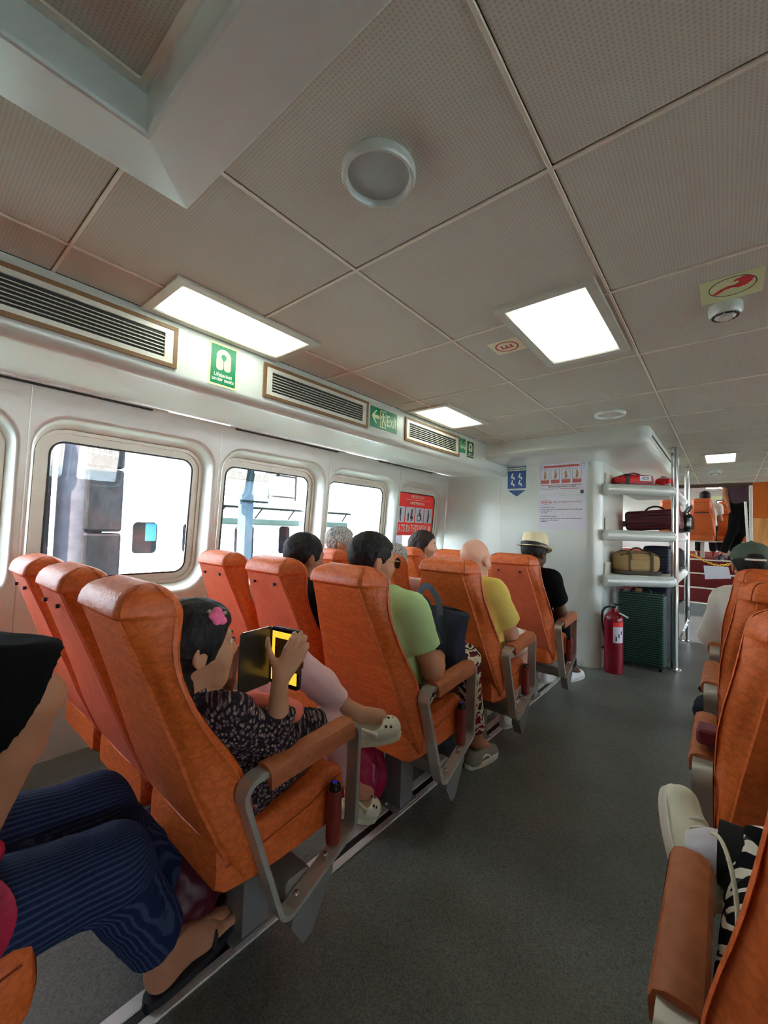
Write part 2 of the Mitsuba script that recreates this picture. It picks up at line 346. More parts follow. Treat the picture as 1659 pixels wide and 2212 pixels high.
for s, x in ((0, -2.75), (1, 3.3)):
    put('sill', cbox(x, x + .1, 8.25, 14.2, 0.3, 1.45, 0.001), 'm_white_dull', 'wall_upper')
    put('lintel', cbox(x, x + .1, 8.25, 14.2, 2.15, 2.5, 0.001), 'm_white_dull', 'wall_upper')
    for j in range(6): put('mullion', cbox(x, x + .1, 8.25 + j * 1.17, 8.45 + j * 1.17, 1.45, 2.15, 0.001), 'm_white_dull', 'wall_upper')
# --- ceiling lights
def lamp_rad(p, n, uv):
    u, v = uv.x, uv.y
    core = smoothstep(0.0, 0.55, 1.0 - dr.abs(u - 0.5) * 1.6) * smoothstep(0.0, 0.5, 1.15 - dr.abs(v - 0.5) * 2.0)
    e = 0.045 + 0.08 * fbm(p.x * 7, p.y * 7, 3.0, 2) + 1.15 * core * core
    pr = 0.93 + 0.07 * dr.sin(p.x * 900) * dr.sin(p.y * 900)
    return mi.Color3f(0.93, 1.0, 0.86) * e * pr * LAMP * 0.5
lampproc = mikit.proc(lamp_rad)
lampproc_upper = mikit.proc(lambda p, n, uv: lamp_rad(p, n, uv) * 3.0)
def ceiling_lamp(x0, x1, y0, y1, label, z=CZ):
    k = thing('ceiling_lamp', label, 'ceiling lamp', None)
    fr = ext(sbox(x0, y0, x1, y1).difference(sbox(x0 + .034, y0 + .034, x1 - .034, y1 - .034)), 0.011, at=z - 0.011)
    put('frame', fr, 'm_frame_w', k)
    a, b, c, d = x0 + .03, x1 - .03, y0 + .03, y1 - .03; zz = z - 0.006
    m = trimesh.Trimesh([(a, c, zz), (b, c, zz), (b, d, zz), (a, d, zz)], [[0, 2, 1], [0, 3, 2]], process=False)
    put('diffuser', m, 'm_white', k, uv=[(0, 0), (1, 0), (1, 1), (0, 1)], smooth=True, emitter={'type': 'area', 'radiance': lampproc if z < 2.2 else lampproc_upper})
ceiling_lamp(-1.785, -1.455, 0.594, 1.243, 'long lit ceiling lamp beside the wall vents, nearest of the two on that side')
ceiling_lamp(-0.689, -0.333, 1.442, 2.110, 'bright lit ceiling lamp beside the round red E label, largest in view')
ceiling_lamp(-1.765, -1.430, 2.348, 2.980, 'lit ceiling lamp above the wall vent that is beside the green number 4 labels')
ceiling_lamp(-0.198, 0.112, 5.217, 5.888, 'small far ceiling lamp beyond the luggage rack poles')
ceiling_lamp(0.9, 1.23, 0.6, 1.25, 'ceiling lamp over the right hand seats, outside the photo'); ceiling_lamp(0.9, 1.23, 3.2, 3.85, 'ceiling lamp over the front of the right hand seats, outside the photo')
for x0, x1, y0, y1, lb in ((-1.7, -1.1, 9.2, 9.8, 'ceiling lamp in the raised cabin, left side, hidden by the luggage rack'), (.9, 1.5, 9.2, 9.8, 'ceiling lamp in the raised cabin, right side, hidden by the wood panel'), (-0.10, 0.17, 11.3, 11.95, 'ceiling lamp in the raised cabin beyond the stairs, nearer of the two'), (-0.42, 0.18, 12.9, 13.3, 'ceiling lamp at the far end of the raised cabin')): ceiling_lamp(x0, x1, y0, y1, lb, 2.497)
# ================================================================== SEATS
zk = [.352, .385, .42, .50, .58, .66, .74, .82, .90, .95, .985, 1.003, 1.012, 1.035, 1.058, 1.072, 1.079]
yr = [.035, .012, -.010, -.046, -.080, -.108, -.137, -.166, -.197, -.217, -.230, -.237, -.253, -.250, -.236, -.212, -.185]
yf = [.040, .062, .068, .066, .046, .004, -.055, -.100, -.122, -.118, -.111, -.109, -.108, -.113, -.128, -.146, -.165]
wr_ = [.215, .222, .222, .212, .200, .188, .174, .160, .147, .139, .134, .132, .137, .135, .128, .112, .09]
wf_ = [.220, .228, .229, .229, .229, .227, .223, .212, .195, .185, .178, .175, .173, .168, .155, .132, .10]
def backrest_mesh(inset=0.0):
    from scipy.interpolate import PchipInterpolator as PI
    zz = np.r_[np.linspace(.352, .98, 18), .992, 1.002, 1.006, 1.010, 1.016, 1.03, 1.045, 1.058, 1.067, 1.074, 1.079]
    F, Rr, W, V = (PI(zk, a)(zz) for a in (yf, yr, wr_, wf_))
    secs = []
    for z, f, r, w, v in zip(zz, F, Rr, W, V):
        d = f - r; rc = min(.03, d * .3, .6 * w)
        half = [(0, r), (w * .5, r), (w - .012, r + .0015), (w - .003, r + .006), (w + .004, r + .016)]
        for t in (.35, .6, .8): half.append((w + (v - w) * t ** .8, r + d * .86 * t))
        c = np.array([v - rc * .2, f - rc])
        half += [(v + .002, r + d * .8), (v, f - rc), (v - rc * .3, f - rc * .3), (v - rc, f - .002), (v * .6, f - .012 * (z < .9)), (v * .3, f - .018 * (z < .9)), (0, f - .02 * (z < .9))]
        h = np.array(half); full = np.vstack([h, (h * [-1, 1])[1:-1][::-1]])
        secs.append(np.c_[full, np.full(len(full), z)])
    return loft(secs)
def panel_mesh(off=.0035, z0=.375, z1=1.004, dw=.006):
    from scipy.interpolate import PchipInterpolator as PI
    zz = np.linspace(z0, z1, 16); Rr, W = PI(zk, yr)(zz), PI(zk, wr_)(zz)
    secs = []
    for z, r, w in zip(zz, Rr, W):
        w = w - dw
        if z - z0 < .03: w -= .03 * (1 - (z - z0) / .03) ** 2
        secs.append([(-w, r + .004, z), (-w + .004, r - off, z), (-w * .5, r - off - .001, z), (w * .5, r - off - .001, z), (w - .004, r - off, z), (w, r + .004, z)])
    return loft(secs)
def screws(): return [cyl((s * .075, -.238, .962), (s * .075, -.228, .962), .0062, n=10) for s in (-1, 1)]
def seam_mesh():
    from scipy.interpolate import PchipInterpolator as PI
    out = []
    for s in (-1, 1):
        pts = []
        for z in (1.012, 1.035, 1.05, 1.062, 1.071): pts.append((s * (PI(zk, wr_)(z) + .002), PI(zk, yr)(z) + .012, z + .001))
        w = .112; pts += [(s * .105, -.195, 1.0745), (s * .108, -.175, 1.074), (s * .122, -.152, 1.066), (s * .147, -.13, 1.048)]
        out.append(tube(spline(pts, 22), .0016, 5))
    return out
def cushion_mesh():
    secs = []
    for y, zt, zb, w in [(-.02, .44, .335, .19), (.0, .45, .325, .205), (.06, .455, .32, .21), (.15, .462, .318, .212), (.25, .475, .32, .213), (.32, .484, .325, .213), (.36, .485, .335, .211), (.385, .472, .36, .205), (.395, .44, .385, .19)]:
        rc = .028
        h = [(0, zb), (w - .01, zb), (w, zb + .01), (w + .002, (zb + zt) / 2), (w, zt - rc), (w - rc * .3, zt - rc * .3), (w - rc, zt - .001), (w * .5, zt - .012), (0, zt - .015)]
        h = np.array(h); full = np.vstack([h, (h * [-1, 1])[1:-1][::-1]]); secs.append(np.c_[full[:, 0], np.full(len(full), y), full[:, 1]])
    return loft(secs)
P_back = mikit.ply(backrest_mesh(), 'm_seat', smooth=42)
P_panel = mikit.ply(panel_mesh(), 'm_seat', smooth=30); P_shell = mikit.ply(panel_mesh(), 'm_shell', smooth=30)
P_screw = [mikit.ply(q, 'm_black') for q in screws()]; P_seam = [mikit.ply(q, 'm_seam', smooth=True) for q in seam_mesh()]
P_cush = mikit.ply(cushion_mesh(), 'm_seat', smooth=40)
P_cseam = [mikit.ply(tube([(s * .2145, -.01, .40), (s * .2155, .1, .405), (s * .2155, .25, .425), (s * .2155, .33, .455), (s * .213, .37, .46)], .0014, 5), 'm_seam', smooth=True) for s in (-1, 1)]
# arm frame: flat bar bent into a loop (local y, z), bar width along x
AX = 0.255
loop = np.array(Polygon([(-.004, .603), (.380, .6285), (.374, .322), (.150, .224), (.126, .226)]).buffer(-.030).buffer(.030, quad_segs=8).exterior.coords)[:-1]
ring = Polygon(loop).buffer(.012, quad_segs=6).simplify(.0004)
ring = ring.difference(Polygon(loop).buffer(-.0015).simplify(.0004))
def arm(sx):
    fr = ext(ring, .044, 'yz', at=sx * AX - .022)
    # pad: rounded cover with open skirt
    u = np.array([.285, .022]); u = u / np.linalg.norm(u); n = np.array([-u[1], u[0]])
    sec2 = [(-.031, -.034), (-.033, -.004), (-.027, .012), (-.012, .019), (.012, .019), (.027, .012), (.033, -.004), (.031, -.034), (.026, -.034), (.026, -.006), (.012, .003), (-.012, .003), (-.026, -.006), (-.026, -.034)]
    secs = []
    for t in (.045, .05, .33, .336):
        base = np.array([.06, .612]) + u * (t - .045)
        g = .0012 if t in (.045, .336) else 0
        secs.append([(sx * AX + a * (1 - 20 * g), *(base + n * (b - g))) for a, b in sec2])
    pad = loft(secs)
    bolts = [lathe([(0, .006), (.006, .0055), (.0085, .002), (.009, 0)], (sx * AX, y, z), 12) for y, z in ((.175, .249), (.275, .292))]
    tb = lathe([(0, 0), (.012, 0), (.021, .006), (.0225, .02), (.0225, .150), (.0215, .156), (.018, .156), (.017, .146)], (sx * (AX - .012), .318, .292), 20)
    cap = lathe([(.017, .144), (.018, .158), (.016, .170), (.010, .176), (0, .177)], (sx * (AX - .012), .318, .292), 20)
    led = place(text2d('S', .012, True, 0), np.diag([1, 1, 1.5]), (sx * (AX - .012), .313, .292 + .1765))
    gus = hull([(sx * AX + a, y, z) for a in (-.020, .024) for y, z in ((.148, .212), (.285, .272), (.285, .255), (.215, .135), (.185, .128), (.145, .190))])
    return [('arm_frame', fr, 'm_frame', 30), ('arm_pad', pad, 'm_pad', 40)] + [('bolt', b, 'm_steel', 40) for b in bolts] + [('holder_tube', tb, 'm_tube', 40), ('tube_cap', cap, 'm_blackgloss', 40), ('bracket', gus, 'm_greypaint', False)]
ARM = {s: [(n, mikit.ply(m, mt, sm)) for n, m, mt, sm in arm(s)] for s in (1, -1)}
mat('m_led', (30, 40, 255), .4)
def led_plate(sx):
    m = lathe([(0, .0012), (.006, .001), (.007, 0)], (sx * (AX - .012), .318, .292 + .1762), 12); return m
LED = {s: mikit.ply(led_plate(s), 'm_led', True, emitter={'type': 'area', 'radiance': {'type': 'rgb', 'value': [.06, .08, 2.2]}}) for s in (1, -1)}
def seat(x, y, label, shell=False, armside=0, led=False, cushion=True, slide=0.0):
    k = thing('ferry_seat', label, 'seat', None); t = tr(x, y, 0)
    put('backrest', P_back, None, k, tw=t)
    put('back_panel', P_shell if shell else P_panel, None, k, tw=t)
    if shell: [put('screw_hole', q, None, k, tw=t) for q in P_screw]
    for q in P_seam: put('piping', q, None, k, tw=t)
    tc_ = tr(x, y + slide, 0)
    if cushion: put('cushion', P_cush, None, k, tw=tc_); [put('cushion_seam', q, None, k, tw=tc_) for q in P_cseam]
    if armside:
        for n, d in ARM[armside]: put(n, d, None, k, tw=t)
        if led: put('light', LED[armside], None, k, tw=t, label='glowing blue light on the tube cap')
    return k
SXL = [-1.135, -1.60, -2.065]; SXR = [.205, .67, 1.135]
ROWL = {'Z': -.25, 'A': .566, 'B': 1.325, 'C': 2.076, 'D': 2.94}; ROWR = {'1': .62, '2': 1.40, '3': 2.15, '4': 2.95}
lab = {
 'Z0': 'orange seat at the bottom left edge, beside the person in blue trousers', 'Z1': 'orange middle seat behind the nearest row, outside the photo', 'Z2': 'orange window seat behind the nearest row, outside the photo',
 'A0': 'large orange aisle seat with the girl holding a tablet sitting in it', 'A1': 'orange seat in the middle of the nearest row, under the large window', 'A2': 'orange seat nearest the wall in the nearest row',
 'B0': 'orange aisle seat with the person in the green T-shirt in it', 'B1': 'orange seat with pinkish back panel in front of the black-haired person', 'B2': 'empty orange seat with pinkish back panel and screw holes, beside the number board window',
 'C0': 'orange aisle seat with the bald man in yellow in it, tote bag before its back', 'C1': 'orange middle seat with grey hair just showing over its top', 'C2': 'orange window seat in which the grey-haired man sits',
 'D0': 'orange aisle seat with two screw holes, behind the man in the straw hat', 'D1': 'orange seat whose top shows behind the bald man, before the white front wall', 'D2': 'bright orange seat by the priority sign, behind the long-haired woman'}
for r, y in ROWL.items():
    for i, x in enumerate(SXL):
        seat(x, y, lab[r + str(i)], shell=(r + str(i)) in ('B1', 'B2', 'A1', 'A2', 'D0'), armside=1 if i == 0 else 0, led=(r in 'AB'), slide=.065 if r + str(i) == 'Z0' else 0.0)
labr = {'10': 'orange aisle seat at the bottom right corner with the wide arm pad in front', '11': 'orange seat beside the bottom right corner seat, outside the photo', '12': 'orange seat third from the aisle at the bottom right, outside the photo',
 '20': 'orange seat at the right edge, second from the bottom, green clothing beside it', '21': 'orange seat hidden behind the second right hand aisle seat', '22': 'orange seat third from the aisle in the second right hand row',
 '30': 'orange right hand seat just behind the seat of the man in the cap', '31': 'orange seat hidden beside the seat behind the man in the cap', '32': 'orange seat third from the aisle behind the man in the cap',
 '40': 'orange right hand seat in which the man in the green cap sits', '41': 'orange seat beside the man in the green cap, hidden', '42': 'orange seat third from the aisle beside the man in the green cap'}
for r, y in ROWR.items():
    for i, x in enumerate(SXR):
        seat(x, y, labr[r + str(i)], armside=-1 if i == 0 else 0)
# --- beams and pylons that carry the rows
def row_base(xa, xb, y, px, label):
    k = thing('seat_row_base', label, 'seat base', 'steel beams under the seat rows')
    s = 1 if xb > xa else -1
    x0, x1 = min(xa, xb), max(xa, xb)
    put('beam', cbox(x0, x1, y + .165, y + .245, .205, .265, .006), 'm_greypaint', k)
    for p in px:
        put('pylon', hull([(p + a * w, y + b, z) for z, w, yy in ((.0, .045, 0), (.25, .045, 0)) for a in (-1, 1) for b in (.155, .245)]), 'm_greypaint', k)
        put('foot_plate', cbox(p - .055, p + .055, y + .125, y + .275, 0, .012, .003), 'm_greypaint', k)
        put('bolt', lathe([(0, .02), (.008, .02), (.009, .012)], (p - .02, y + .138, 0), 6), 'm_steel', k)
names = {'Z': 'behind the nearest row', 'A': 'under the row where the girl sits', 'B': 'under the row where the person in green sits', 'C': 'under the row where the bald man sits', 'D': 'under the row before the front wall'}
for r, y in ROWL.items(): row_base(-.905, -2.27, y, (-1.135, -2.0), 'grey steel beam and posts ' + names[r])
for r, y in ROWR.items(): row_base(-.025, 1.35, y, (.205, 1.07), 'steel beam and posts under the right hand row ' + {'1': 'nearest the camera', '2': 'second from the bottom', '3': 'behind the capped man', '4': 'of the capped man'}[r])
for k in [q for q in labels if q.startswith('seat_row_base')]: labels[k].pop('group', None)
# --- floor rails
k = thing('floor_rail', 'twin aluminium floor rail with a black slot running along the left seats', 'floor rail')
put('strip', cbox(-1.099, -1.070, -1.5, 4.15, 0, .007, .002), 'm_alu', k)
put('strip', cbox(-1.168, -1.128, -1.5, 4.15, 0, .006, .002), 'm_alu', k)
put('slot', cbox(-1.128, -1.099, -1.5, 4.15, 0, .002, .0005), 'm_black', k)
k = thing('floor_rail', 'aluminium floor rail under the right hand seats, hidden from view', 'floor rail')
put('strip', cbox(.165, .205, -1.5, 4.15, 0, .007, .002), 'm_alu', k); put('strip', cbox(.235, .275, -1.5, 4.15, 0, .006, .002), 'm_alu', k); put('slot', cbox(.205, .235, -1.5, 4.15, 0, .002, .0005), 'm_black', k)
# ================================================================== OUTSIDE
mat('m_water', (60, 84, 84), 0.12)
struct('water'); put('water', cbox(-60, 60, -60, 80, -1.6, -1.5, 0.01), 'm_water')
mat('m_boat', (236, 238, 236), 0.4); mat('m_boatgreen', (62, 78, 70), 0.6, spec=.1); mat('m_boatglass', (14, 18, 22), 0.2, spec=.25); mat('m_boatrail', (14, 16, 16), .7, spec=.1)
def rust(p, n, uv):
    s = fbm(p.x * 2.5, p.y * 2.5, p.z * .7, 4); s2 = noise(p.x * 40, p.y * 40, p.z * 12)
    return mix(lin((10, 10, 13)), lin((34, 34, 36)), smoothstep(.35, .75, s)) * (.8 + .4 * s2)
mat('m_pile', mikit.proc(rust), .8, spec=.15)
def concr(p, n, uv): return mix(lin((44, 44, 52)), lin((70, 70, 76)), fbm(p.x * 8, p.y * 8, p.z * 8, 4))
mat('m_concrete', mikit.proc(concr), .8, spec=.15)
mat('m_postblue', (56, 70, 80), .7, spec=.1); mat('m_board', (7, 20, 24), .7, spec=.05); mat('m_boardwhite', (110, 120, 120), .7, spec=.1)
mat('m_cyan', (40, 110, 140), .5)
# pier piles with dark rubber facing
k = thing('pier_pile', 'wide dark pier pile with rubber fender, seen through the nearest full window', 'pier pile')
put('column', cyl((-6.20, 1.52, -1.6), (-6.20, 1.52, 4.5), .24, n=28), 'm_concrete', k, smooth=40)
for i, (z0, z1) in enumerate([(-.9, .28), (.30, 1.06), (1.08, 1.86), (1.88, 2.6)]):
    put('fender', rbox(-6.12, -5.9, 1.50, 1.90, z0, z1, .03, 8), 'm_pile', k)
put('grating', cat([cbox(-5.89, -5.87, 1.50 + .06 * i, 1.52 + .06 * i, 2.0, 2.5, .002) for i in range(5)] + [cbox(-5.89, -5.87, 1.48, 1.80, 2.02 + .12 * i, 2.04 + .12 * i, .002) for i in range(4)]), 'm_black', k); labels[k + '__grating'] = {'kind': 'stuff'}
k = thing('pier_pile', 'grey weathered pier pile at the left edge of the nearest full window', 'pier pile')
put('column', cyl((-6.2, .98, -1.6), (-6.2, .98, 4.5), .24, n=28), 'm_pile', k, smooth=40)
put('collar', cyl((-6.2, .98, 2.4), (-6.2, .98, 2.6), .27, n=28), 'm_concrete', k, smooth=40)
# the white ferry moored alongside
k = thing('moored_ferry', 'white ferry with dark rounded windows moored outside the left windows', 'boat')
BX = -10.0
def pl(poly, h, x): return ext(poly, h, 'yz', at=x)
hullp = Polygon([(-8, -1.5), (9.3, -1.5), (10.4, 1.75), (-8, 1.75)])
wins = [(3.42, 3.97, .50, 1.20), (4.50, 5.05, .50, 1.20), (5.85, 6.50, .15, 1.18), (7.25, 7.72, .40, 1.20), (1.2, 1.75, .5, 1.2), (-.6, -.05, .5, 1.2)]
hp = hullp
for y0, y1, z0, z1 in wins: hp = hp.difference(rrect(y0, y1, z0, z1, .1))
put('hull', pl(hp, .15, BX - .15), 'm_boat', k)
for y0, y1, z0, z1 in wins:
    f = put('window', pl(rrect(y0 - .06, y1 + .06, z0 - .06, z1 + .06, .14).difference(rrect(y0, y1, z0, z1, .1)), .03, BX), 'm_boat', k)
    put('glass', pl(rrect(y0 - .02, y1 + .02, z0 - .02, z1 + .02, .1), .02, BX - .12), 'm_boatglass', f)
put('poster', pl(rrect(3.72, 3.95, .78, 1.18, .02), .01, BX - .1), 'm_cyan', k, label='light blue sheet inside its window')
put('upper_deck', cbox(BX - 3, BX + .25, -8, 10.3, 1.75, 1.95, .03), 'm_boat', k)
put('bulwark', cbox(BX - .05, BX + .1, 5.2, 10.0, 1.22, 1.38, .03), 'm_boatgreen', k, label='grey-green rubbing band')
put('deckhouse', cbox(BX - 4, BX - .9, -6, 8.9, 1.95, 5.2, .1), 'm_boat', k)
rails = [tube([(BX + .1, 5.0, 1.68), (BX + .1, 10.1, 1.68)], .025, 8)] + [tube([(BX + .1, y, 1.40), (BX + .1, y + .22, 1.68)], .018, 6) for y in (5.3, 6.4, 7.5, 8.6, 9.7)]
for m in rails: put('handrail', m, 'm_boatrail', k, smooth=True)
for y in (6.6, 7.45): put('grab_rail', tube(spline([(BX + .02, y, .0), (BX + .12, y, .05), (BX + .12, y, .55), (BX + .1, y + .08, .68), (BX + .1, y + .2, .70)], 16), .03, 8), 'm_alu', k, smooth=True)
put('ladder_frame', tube(spline([(BX + .15, 8.0, -.2), (BX + .15, 8.0, .75), (BX + .15, 8.1, .92), (BX + .15, 8.3, .92), (BX + .15, 8.9, .1)], 30), .03, 8), 'm_alu', k, smooth=True)
for z in (2.35, 3.05): put('deck_window', cbox(BX - .92, BX - .86, 5.2, 6.6, z, z + .42, .02), 'm_boatgreen', k)
put('rack_frame', cat([tube([(BX - .5, y, 1.95), (BX - .5, y, 3.3)], .03, 6) for y in (7.2, 8.2)] + [tube([(BX - .5, 7.2, z), (BX - .5, 8.2, z)], .03, 6) for z in (2.1, 2.75, 3.3)]), 'm_boatrail', k, smooth=True)
put('bow_brace', hull([(BX - .3, 5.0, 1.95), (BX - .3, 5.2, 1.95), (BX - .3, 6.0, 2.8), (BX - .3, 6.2, 2.8), (BX - .4, 5.0, 1.95), (BX - .4, 6.2, 2.8)]), 'm_boatgreen', k)
# mooring post with number board
k = thing('mooring_post', 'blue-grey post with a dark number board marked 4 outside the second window', 'post')
put('post', cat([hull([(-8 + a, 4.93 + b, z) for z in (-1.6, 2.5) for a, b in ((-.15, -.09), (-.15, .09), (.15, -.09), (.15, .09), (0, -.16), (0, .16))])]), 'm_postblue', k)
b = put('number_board', cbox(-7.9, -7.78, 4.38, 5.36, 2.16, 2.75, .01), 'm_board', k)
for cx in (4.62, 5.06): put('numeral', text('4', .34, (-7.778, cx - .1, 2.26), (0, 1, 0), (0, 0, 1), True, h=.004), 'm_boardwhite', b)
put('lamp', cyl((-7.84, 5.36, 2.42), (-7.84, 5.62, 2.42), .09, n=14), 'm_board', k, smooth=40)
put('arrow', hull([(-7.84, 4.68, 1.66), (-7.84, 4.86, 1.56), (-7.84, 4.84, 1.92), (-7.82, 4.68, 1.66), (-7.82, 4.86, 1.56), (-7.82, 4.84, 1.92)]), 'm_postblue', k)
put('clamp', cbox(-7.86, -7.78, 4.70, 5.35, 1.70, 1.74, .005), 'm_board', k)
# light mast and hut outside the third window
k = thing('light_mast', 'thin pale light mast outside the third window', 'mast')
mat('m_pale', (120, 122, 120), .7)
put('mast', tube([(-14, 14.6, -1.5), (-14, 14.6, 4.6)], .05, 8), 'm_pale', k, smooth=True)
put('lamp_cluster', lathe([(.05, 0), (.2, .5), (.75, .9), (.85, 1.0), (.6, 1.12), (.1, 1.15)], (-14, 14.6, 3.6), 14), 'm_pale', k)
k = thing('mesh_screen', 'grey mesh screen panel low in the third window', 'screen panel')
put('panel', cbox(-13, -12.9, 12.1, 13.2, -1.5, 1.9, .01), 'm_concrete', k)
# notice kiosk outside the fourth window
k = thing('notice_kiosk', 'yellow and grey kiosk with white notices outside the fourth window', 'kiosk')
put('wall', cbox(-7.2, -7.0, 8.6, 11.5, -1.5, 3.0, .01), 'm_concrete', k)
put('yellow_panel', cbox(-7.0, -6.97, 9.75, 11.2, .3, 1.75, .005), 'm_yellow', k)
put('notice', cbox(-7.0, -6.96, 9.25, 9.58, .75, 1.5, .002), 'm_paper', k); put('notice', cbox(-7.0, -6.96, 9.66, 9.9, .95, 1.6, .002), 'm_paper', k)
# ================================================================== CEILING FITTINGS
def ceil_speaker(x, y, r, label, mt):
    k = thing('ceiling_speaker', label, 'speaker')
    put('ring', lathe([(r - .004, CZ), (r, CZ - .006), (r, CZ - .02), (r - .004, CZ - .026), (r - .010, CZ - .026), (r - .014, CZ - .02), (r - .016, CZ - .004)], (x, y, 0), 48), 'm_white', k, smooth=35)
    put('grille', lathe([(r - .013, CZ - .012), (0, CZ - .015)], (x, y, 0), 48), mt, k, smooth=40)
def mesh_col(p, n, uv): return mix(lin((178, 184, 180)), lin((148, 154, 150)), smoothstep(.2, .8, .5 + .5 * dr.sin(p.x * 1600) * dr.sin(p.y * 1600)))
mat('m_mesh', mikit.proc(mesh_col), .55)
ceil_speaker(-.637, .706, .0885, 'round ceiling speaker with white ring and grey mesh, nearest the camera', 'm_mesh')
ceil_speaker(-.617, 3.16, .098, 'flat round white ceiling speaker near the front canopy', 'm_white_dull')
def smoke(x, y, label, r=.05):
    k = thing('smoke_detector', label, 'smoke detector')
    put('base', lathe([(0, CZ - .042), (r * .5, CZ - .043), (r * .86, CZ - .040), (r, CZ - .030), (r, CZ - .006), (r * .96, CZ)], (x, y, 0), 36), 'm_white', k, smooth=35)
    put('sensor_cap', lathe([(0, CZ - .050), (r * .45, CZ - .050), (r * .58, CZ - .044), (r * .6, CZ - .040)], (x, y, 0), 32), 'm_white', k, smooth=35)
    for t in range(8):
        a = t * math.pi / 4 + .3; c, s = math.cos(a), math.sin(a)
        m = cbox(r * .66, r * .78, -.012, .012, CZ - .0445, CZ - .040, .001); put('slot', place(m, [[c, -s, 0], [s, c, 0], [0, 0, 1]], (x, y, 0)), 'm_black', k)
smoke(0.0, 1.915, 'white round smoke detector beside the fire hook label')
smoke(-.10, 6.55, 'small far smoke detector on the ceiling beyond the far lamp', .06)
# stuck-on ceiling labels
CX, CU = (1, 0, 0), (0, -1, 0)
k = thing('ceiling_label', 'cream ceiling label with a red letter E in a red ring', 'label')
mat('m_creamlabel', (236, 226, 190), .5); put('plate', cbox(-.842, -.70, 1.705, 1.842, CZ - .002, CZ, .0004), 'm_creamlabel', k)
c = (-.772, 1.772, CZ - .002)
put('ring', flat(Point(0, 0).buffer(.052).difference(Point(0, 0).buffer(.045)), c, (0, -1, 0), (-1, 0, 0)), 'm_inkred', k)
put('letter', text('E', .05, (c[0] + .025, c[1], c[2]), (0, -1, 0), (-1, 0, 0), True, cx=0), 'm_inkred', k)
k = thing('ceiling_label', 'cream ceiling label with a dark ring and a red hooked flame shape', 'label')
put('plate', cbox(-.067, .098, 1.70, 1.868, CZ - .002, CZ, .0004), 'm_glowpaint', k)
c = (.018, 1.775, CZ - .002)
put('ring', flat(affinity.scale(Point(0, 0).buffer(.06), 1.05, 1.08).difference(affinity.scale(Point(0, 0).buffer(.0575), 1.05, 1.08)), c, CX, CU), 'm_darkbrown', k)
hk = np.array([(-.053, -.030), (-.044, -.036), (-.02, -.012), (0, -.006), (.016, -.016), (.036, -.010), (.05, .010), (.053, .030), (.044, .046), (.028, .050), (.008, .040), (.003, .030), (.016, .032), (.018, .018), (.008, .006), (-.012, .006), (-.032, -.006)])
put('hook_mark', flat(Polygon(hk).buffer(.002).buffer(-.001), c, CX, CU), 'm_inkred', k)
# ================================================================== VENTS AND SIGNS ON THE FASCIA
FX = -1.795
def vent(y0, y1, label, z0=1.868, z1=2.042, n=7):
    k = thing('wall_vent', label, 'air vent')
    o = sbox(y0, z0, y1, z1); i = sbox(y0 + .016, z0 + .016, y1 - .016, z1 - .016)
    put('surround', ext(o.difference(i), .012, 'yz', at=FX), 'm_brown', k)
    a, b, c, d = y0 + .05, y1 - .05, z0 + .036, z1 - .036
    put('faceplate', ext(i.difference(sbox(a, c, b, d)), .009, 'yz', at=FX), 'm_offwhite', k)
    put('backing', cbox(FX + .0002, FX + .0015, a, b, c, d, .0002), 'm_black', k)
    h = (d - c) / n
    for j in range(n - 1):
        z = c + h * (j + 1); put('slat', hull([(FX + x, y, z + e) for y in (a, b) for x, e in ((.0015, .000), (.0075, -.0046), (.0085, -.0030), (.002, .0022))]), 'm_offwhite', k)
vent(-.06, .745, 'long white slatted wall vent in a brown frame at the left edge')
vent(1.17, 1.955, 'white slatted wall vent in a brown frame between the lifejacket and exit signs')
vent(2.36, 3.145, 'white slatted wall vent in a brown frame left of the green 4 labels')
FXD, FYD = (0, 1, 0), (0, 0, 1)
def jacket(w, h):
    r = w / 2; top = Point(0, h / 2 - r).buffer(r, quad_segs=16); g = w * .025; lr = w * .2
    legs = [rrect(x0, x1, -h / 2, h / 2 - r, lr * .98) .union(sbox(x0, -h / 2 + lr, x1, h / 2 - r)) for x0, x1 in ((-r, -g), (g, r))]
    s = unary_union([top, *legs]); key_ = Point(0, h / 2 - r).buffer(w * .19, quad_segs=12)
    return s.difference(key_).difference(Polygon([(-w * .13, h / 2 - r - w * .13), (w * .13, h / 2 - r - w * .13), (g, h / 2 - r - w * .30), (-g, h / 2 - r - w * .30)])).difference(sbox(-g, -h, g, h / 2 - r))
def life_sign(y0, y1, z0, z1, label, dark=False):
    k = thing('lifejacket_sign', label, 'sign')
    put('plate', cbox(FX, FX + .002, y0, y1, z0, z1, .0004), 'm_glowpaint', k)
    b = .010; put('field', cbox(FX + .002, FX + .0028, y0 + b, y1 - b, z0 + b, z1 - b, .0002), 'm_darkgreen' if dark else 'm_green', k)
    w, h = y1 - y0 - 2 * b, z1 - z0 - 2 * b; cy = (y0 + y1) / 2
    put('jacket_mark', flat(jacket(w * .58, h * .55), (FX + .0028, cy, z1 - b - h * .36), FXD, FYD), 'm_glowpaint', k)
    for i, s in enumerate(('Lifejacket', 'under seats')): put('lettering', text(s, h * .085, (FX + .0028, cy, z0 + b + h * (.20 - .115 * i)), FXD, FYD, True, cx=0, w=w * (.72, .88)[i]), 'm_offwhite', k)
life_sign(.886, 1.028, 1.853, 2.052, 'green Lifejacket under seats sign below the long ceiling lamp')
life_sign(3.288, 3.43, 1.882, 2.048, 'small dark green lifejacket sign at the far end of the fascia', True)
k = thing('exit_sign', 'green Exit sign with a left arrow and a running figure', 'sign')
y0, y1, z0, z1 = 1.985, 2.268, 1.893, 2.03
put('plate', cbox(FX, FX + .002, y0, y1, z0, z1, .0004), 'm_green', k)
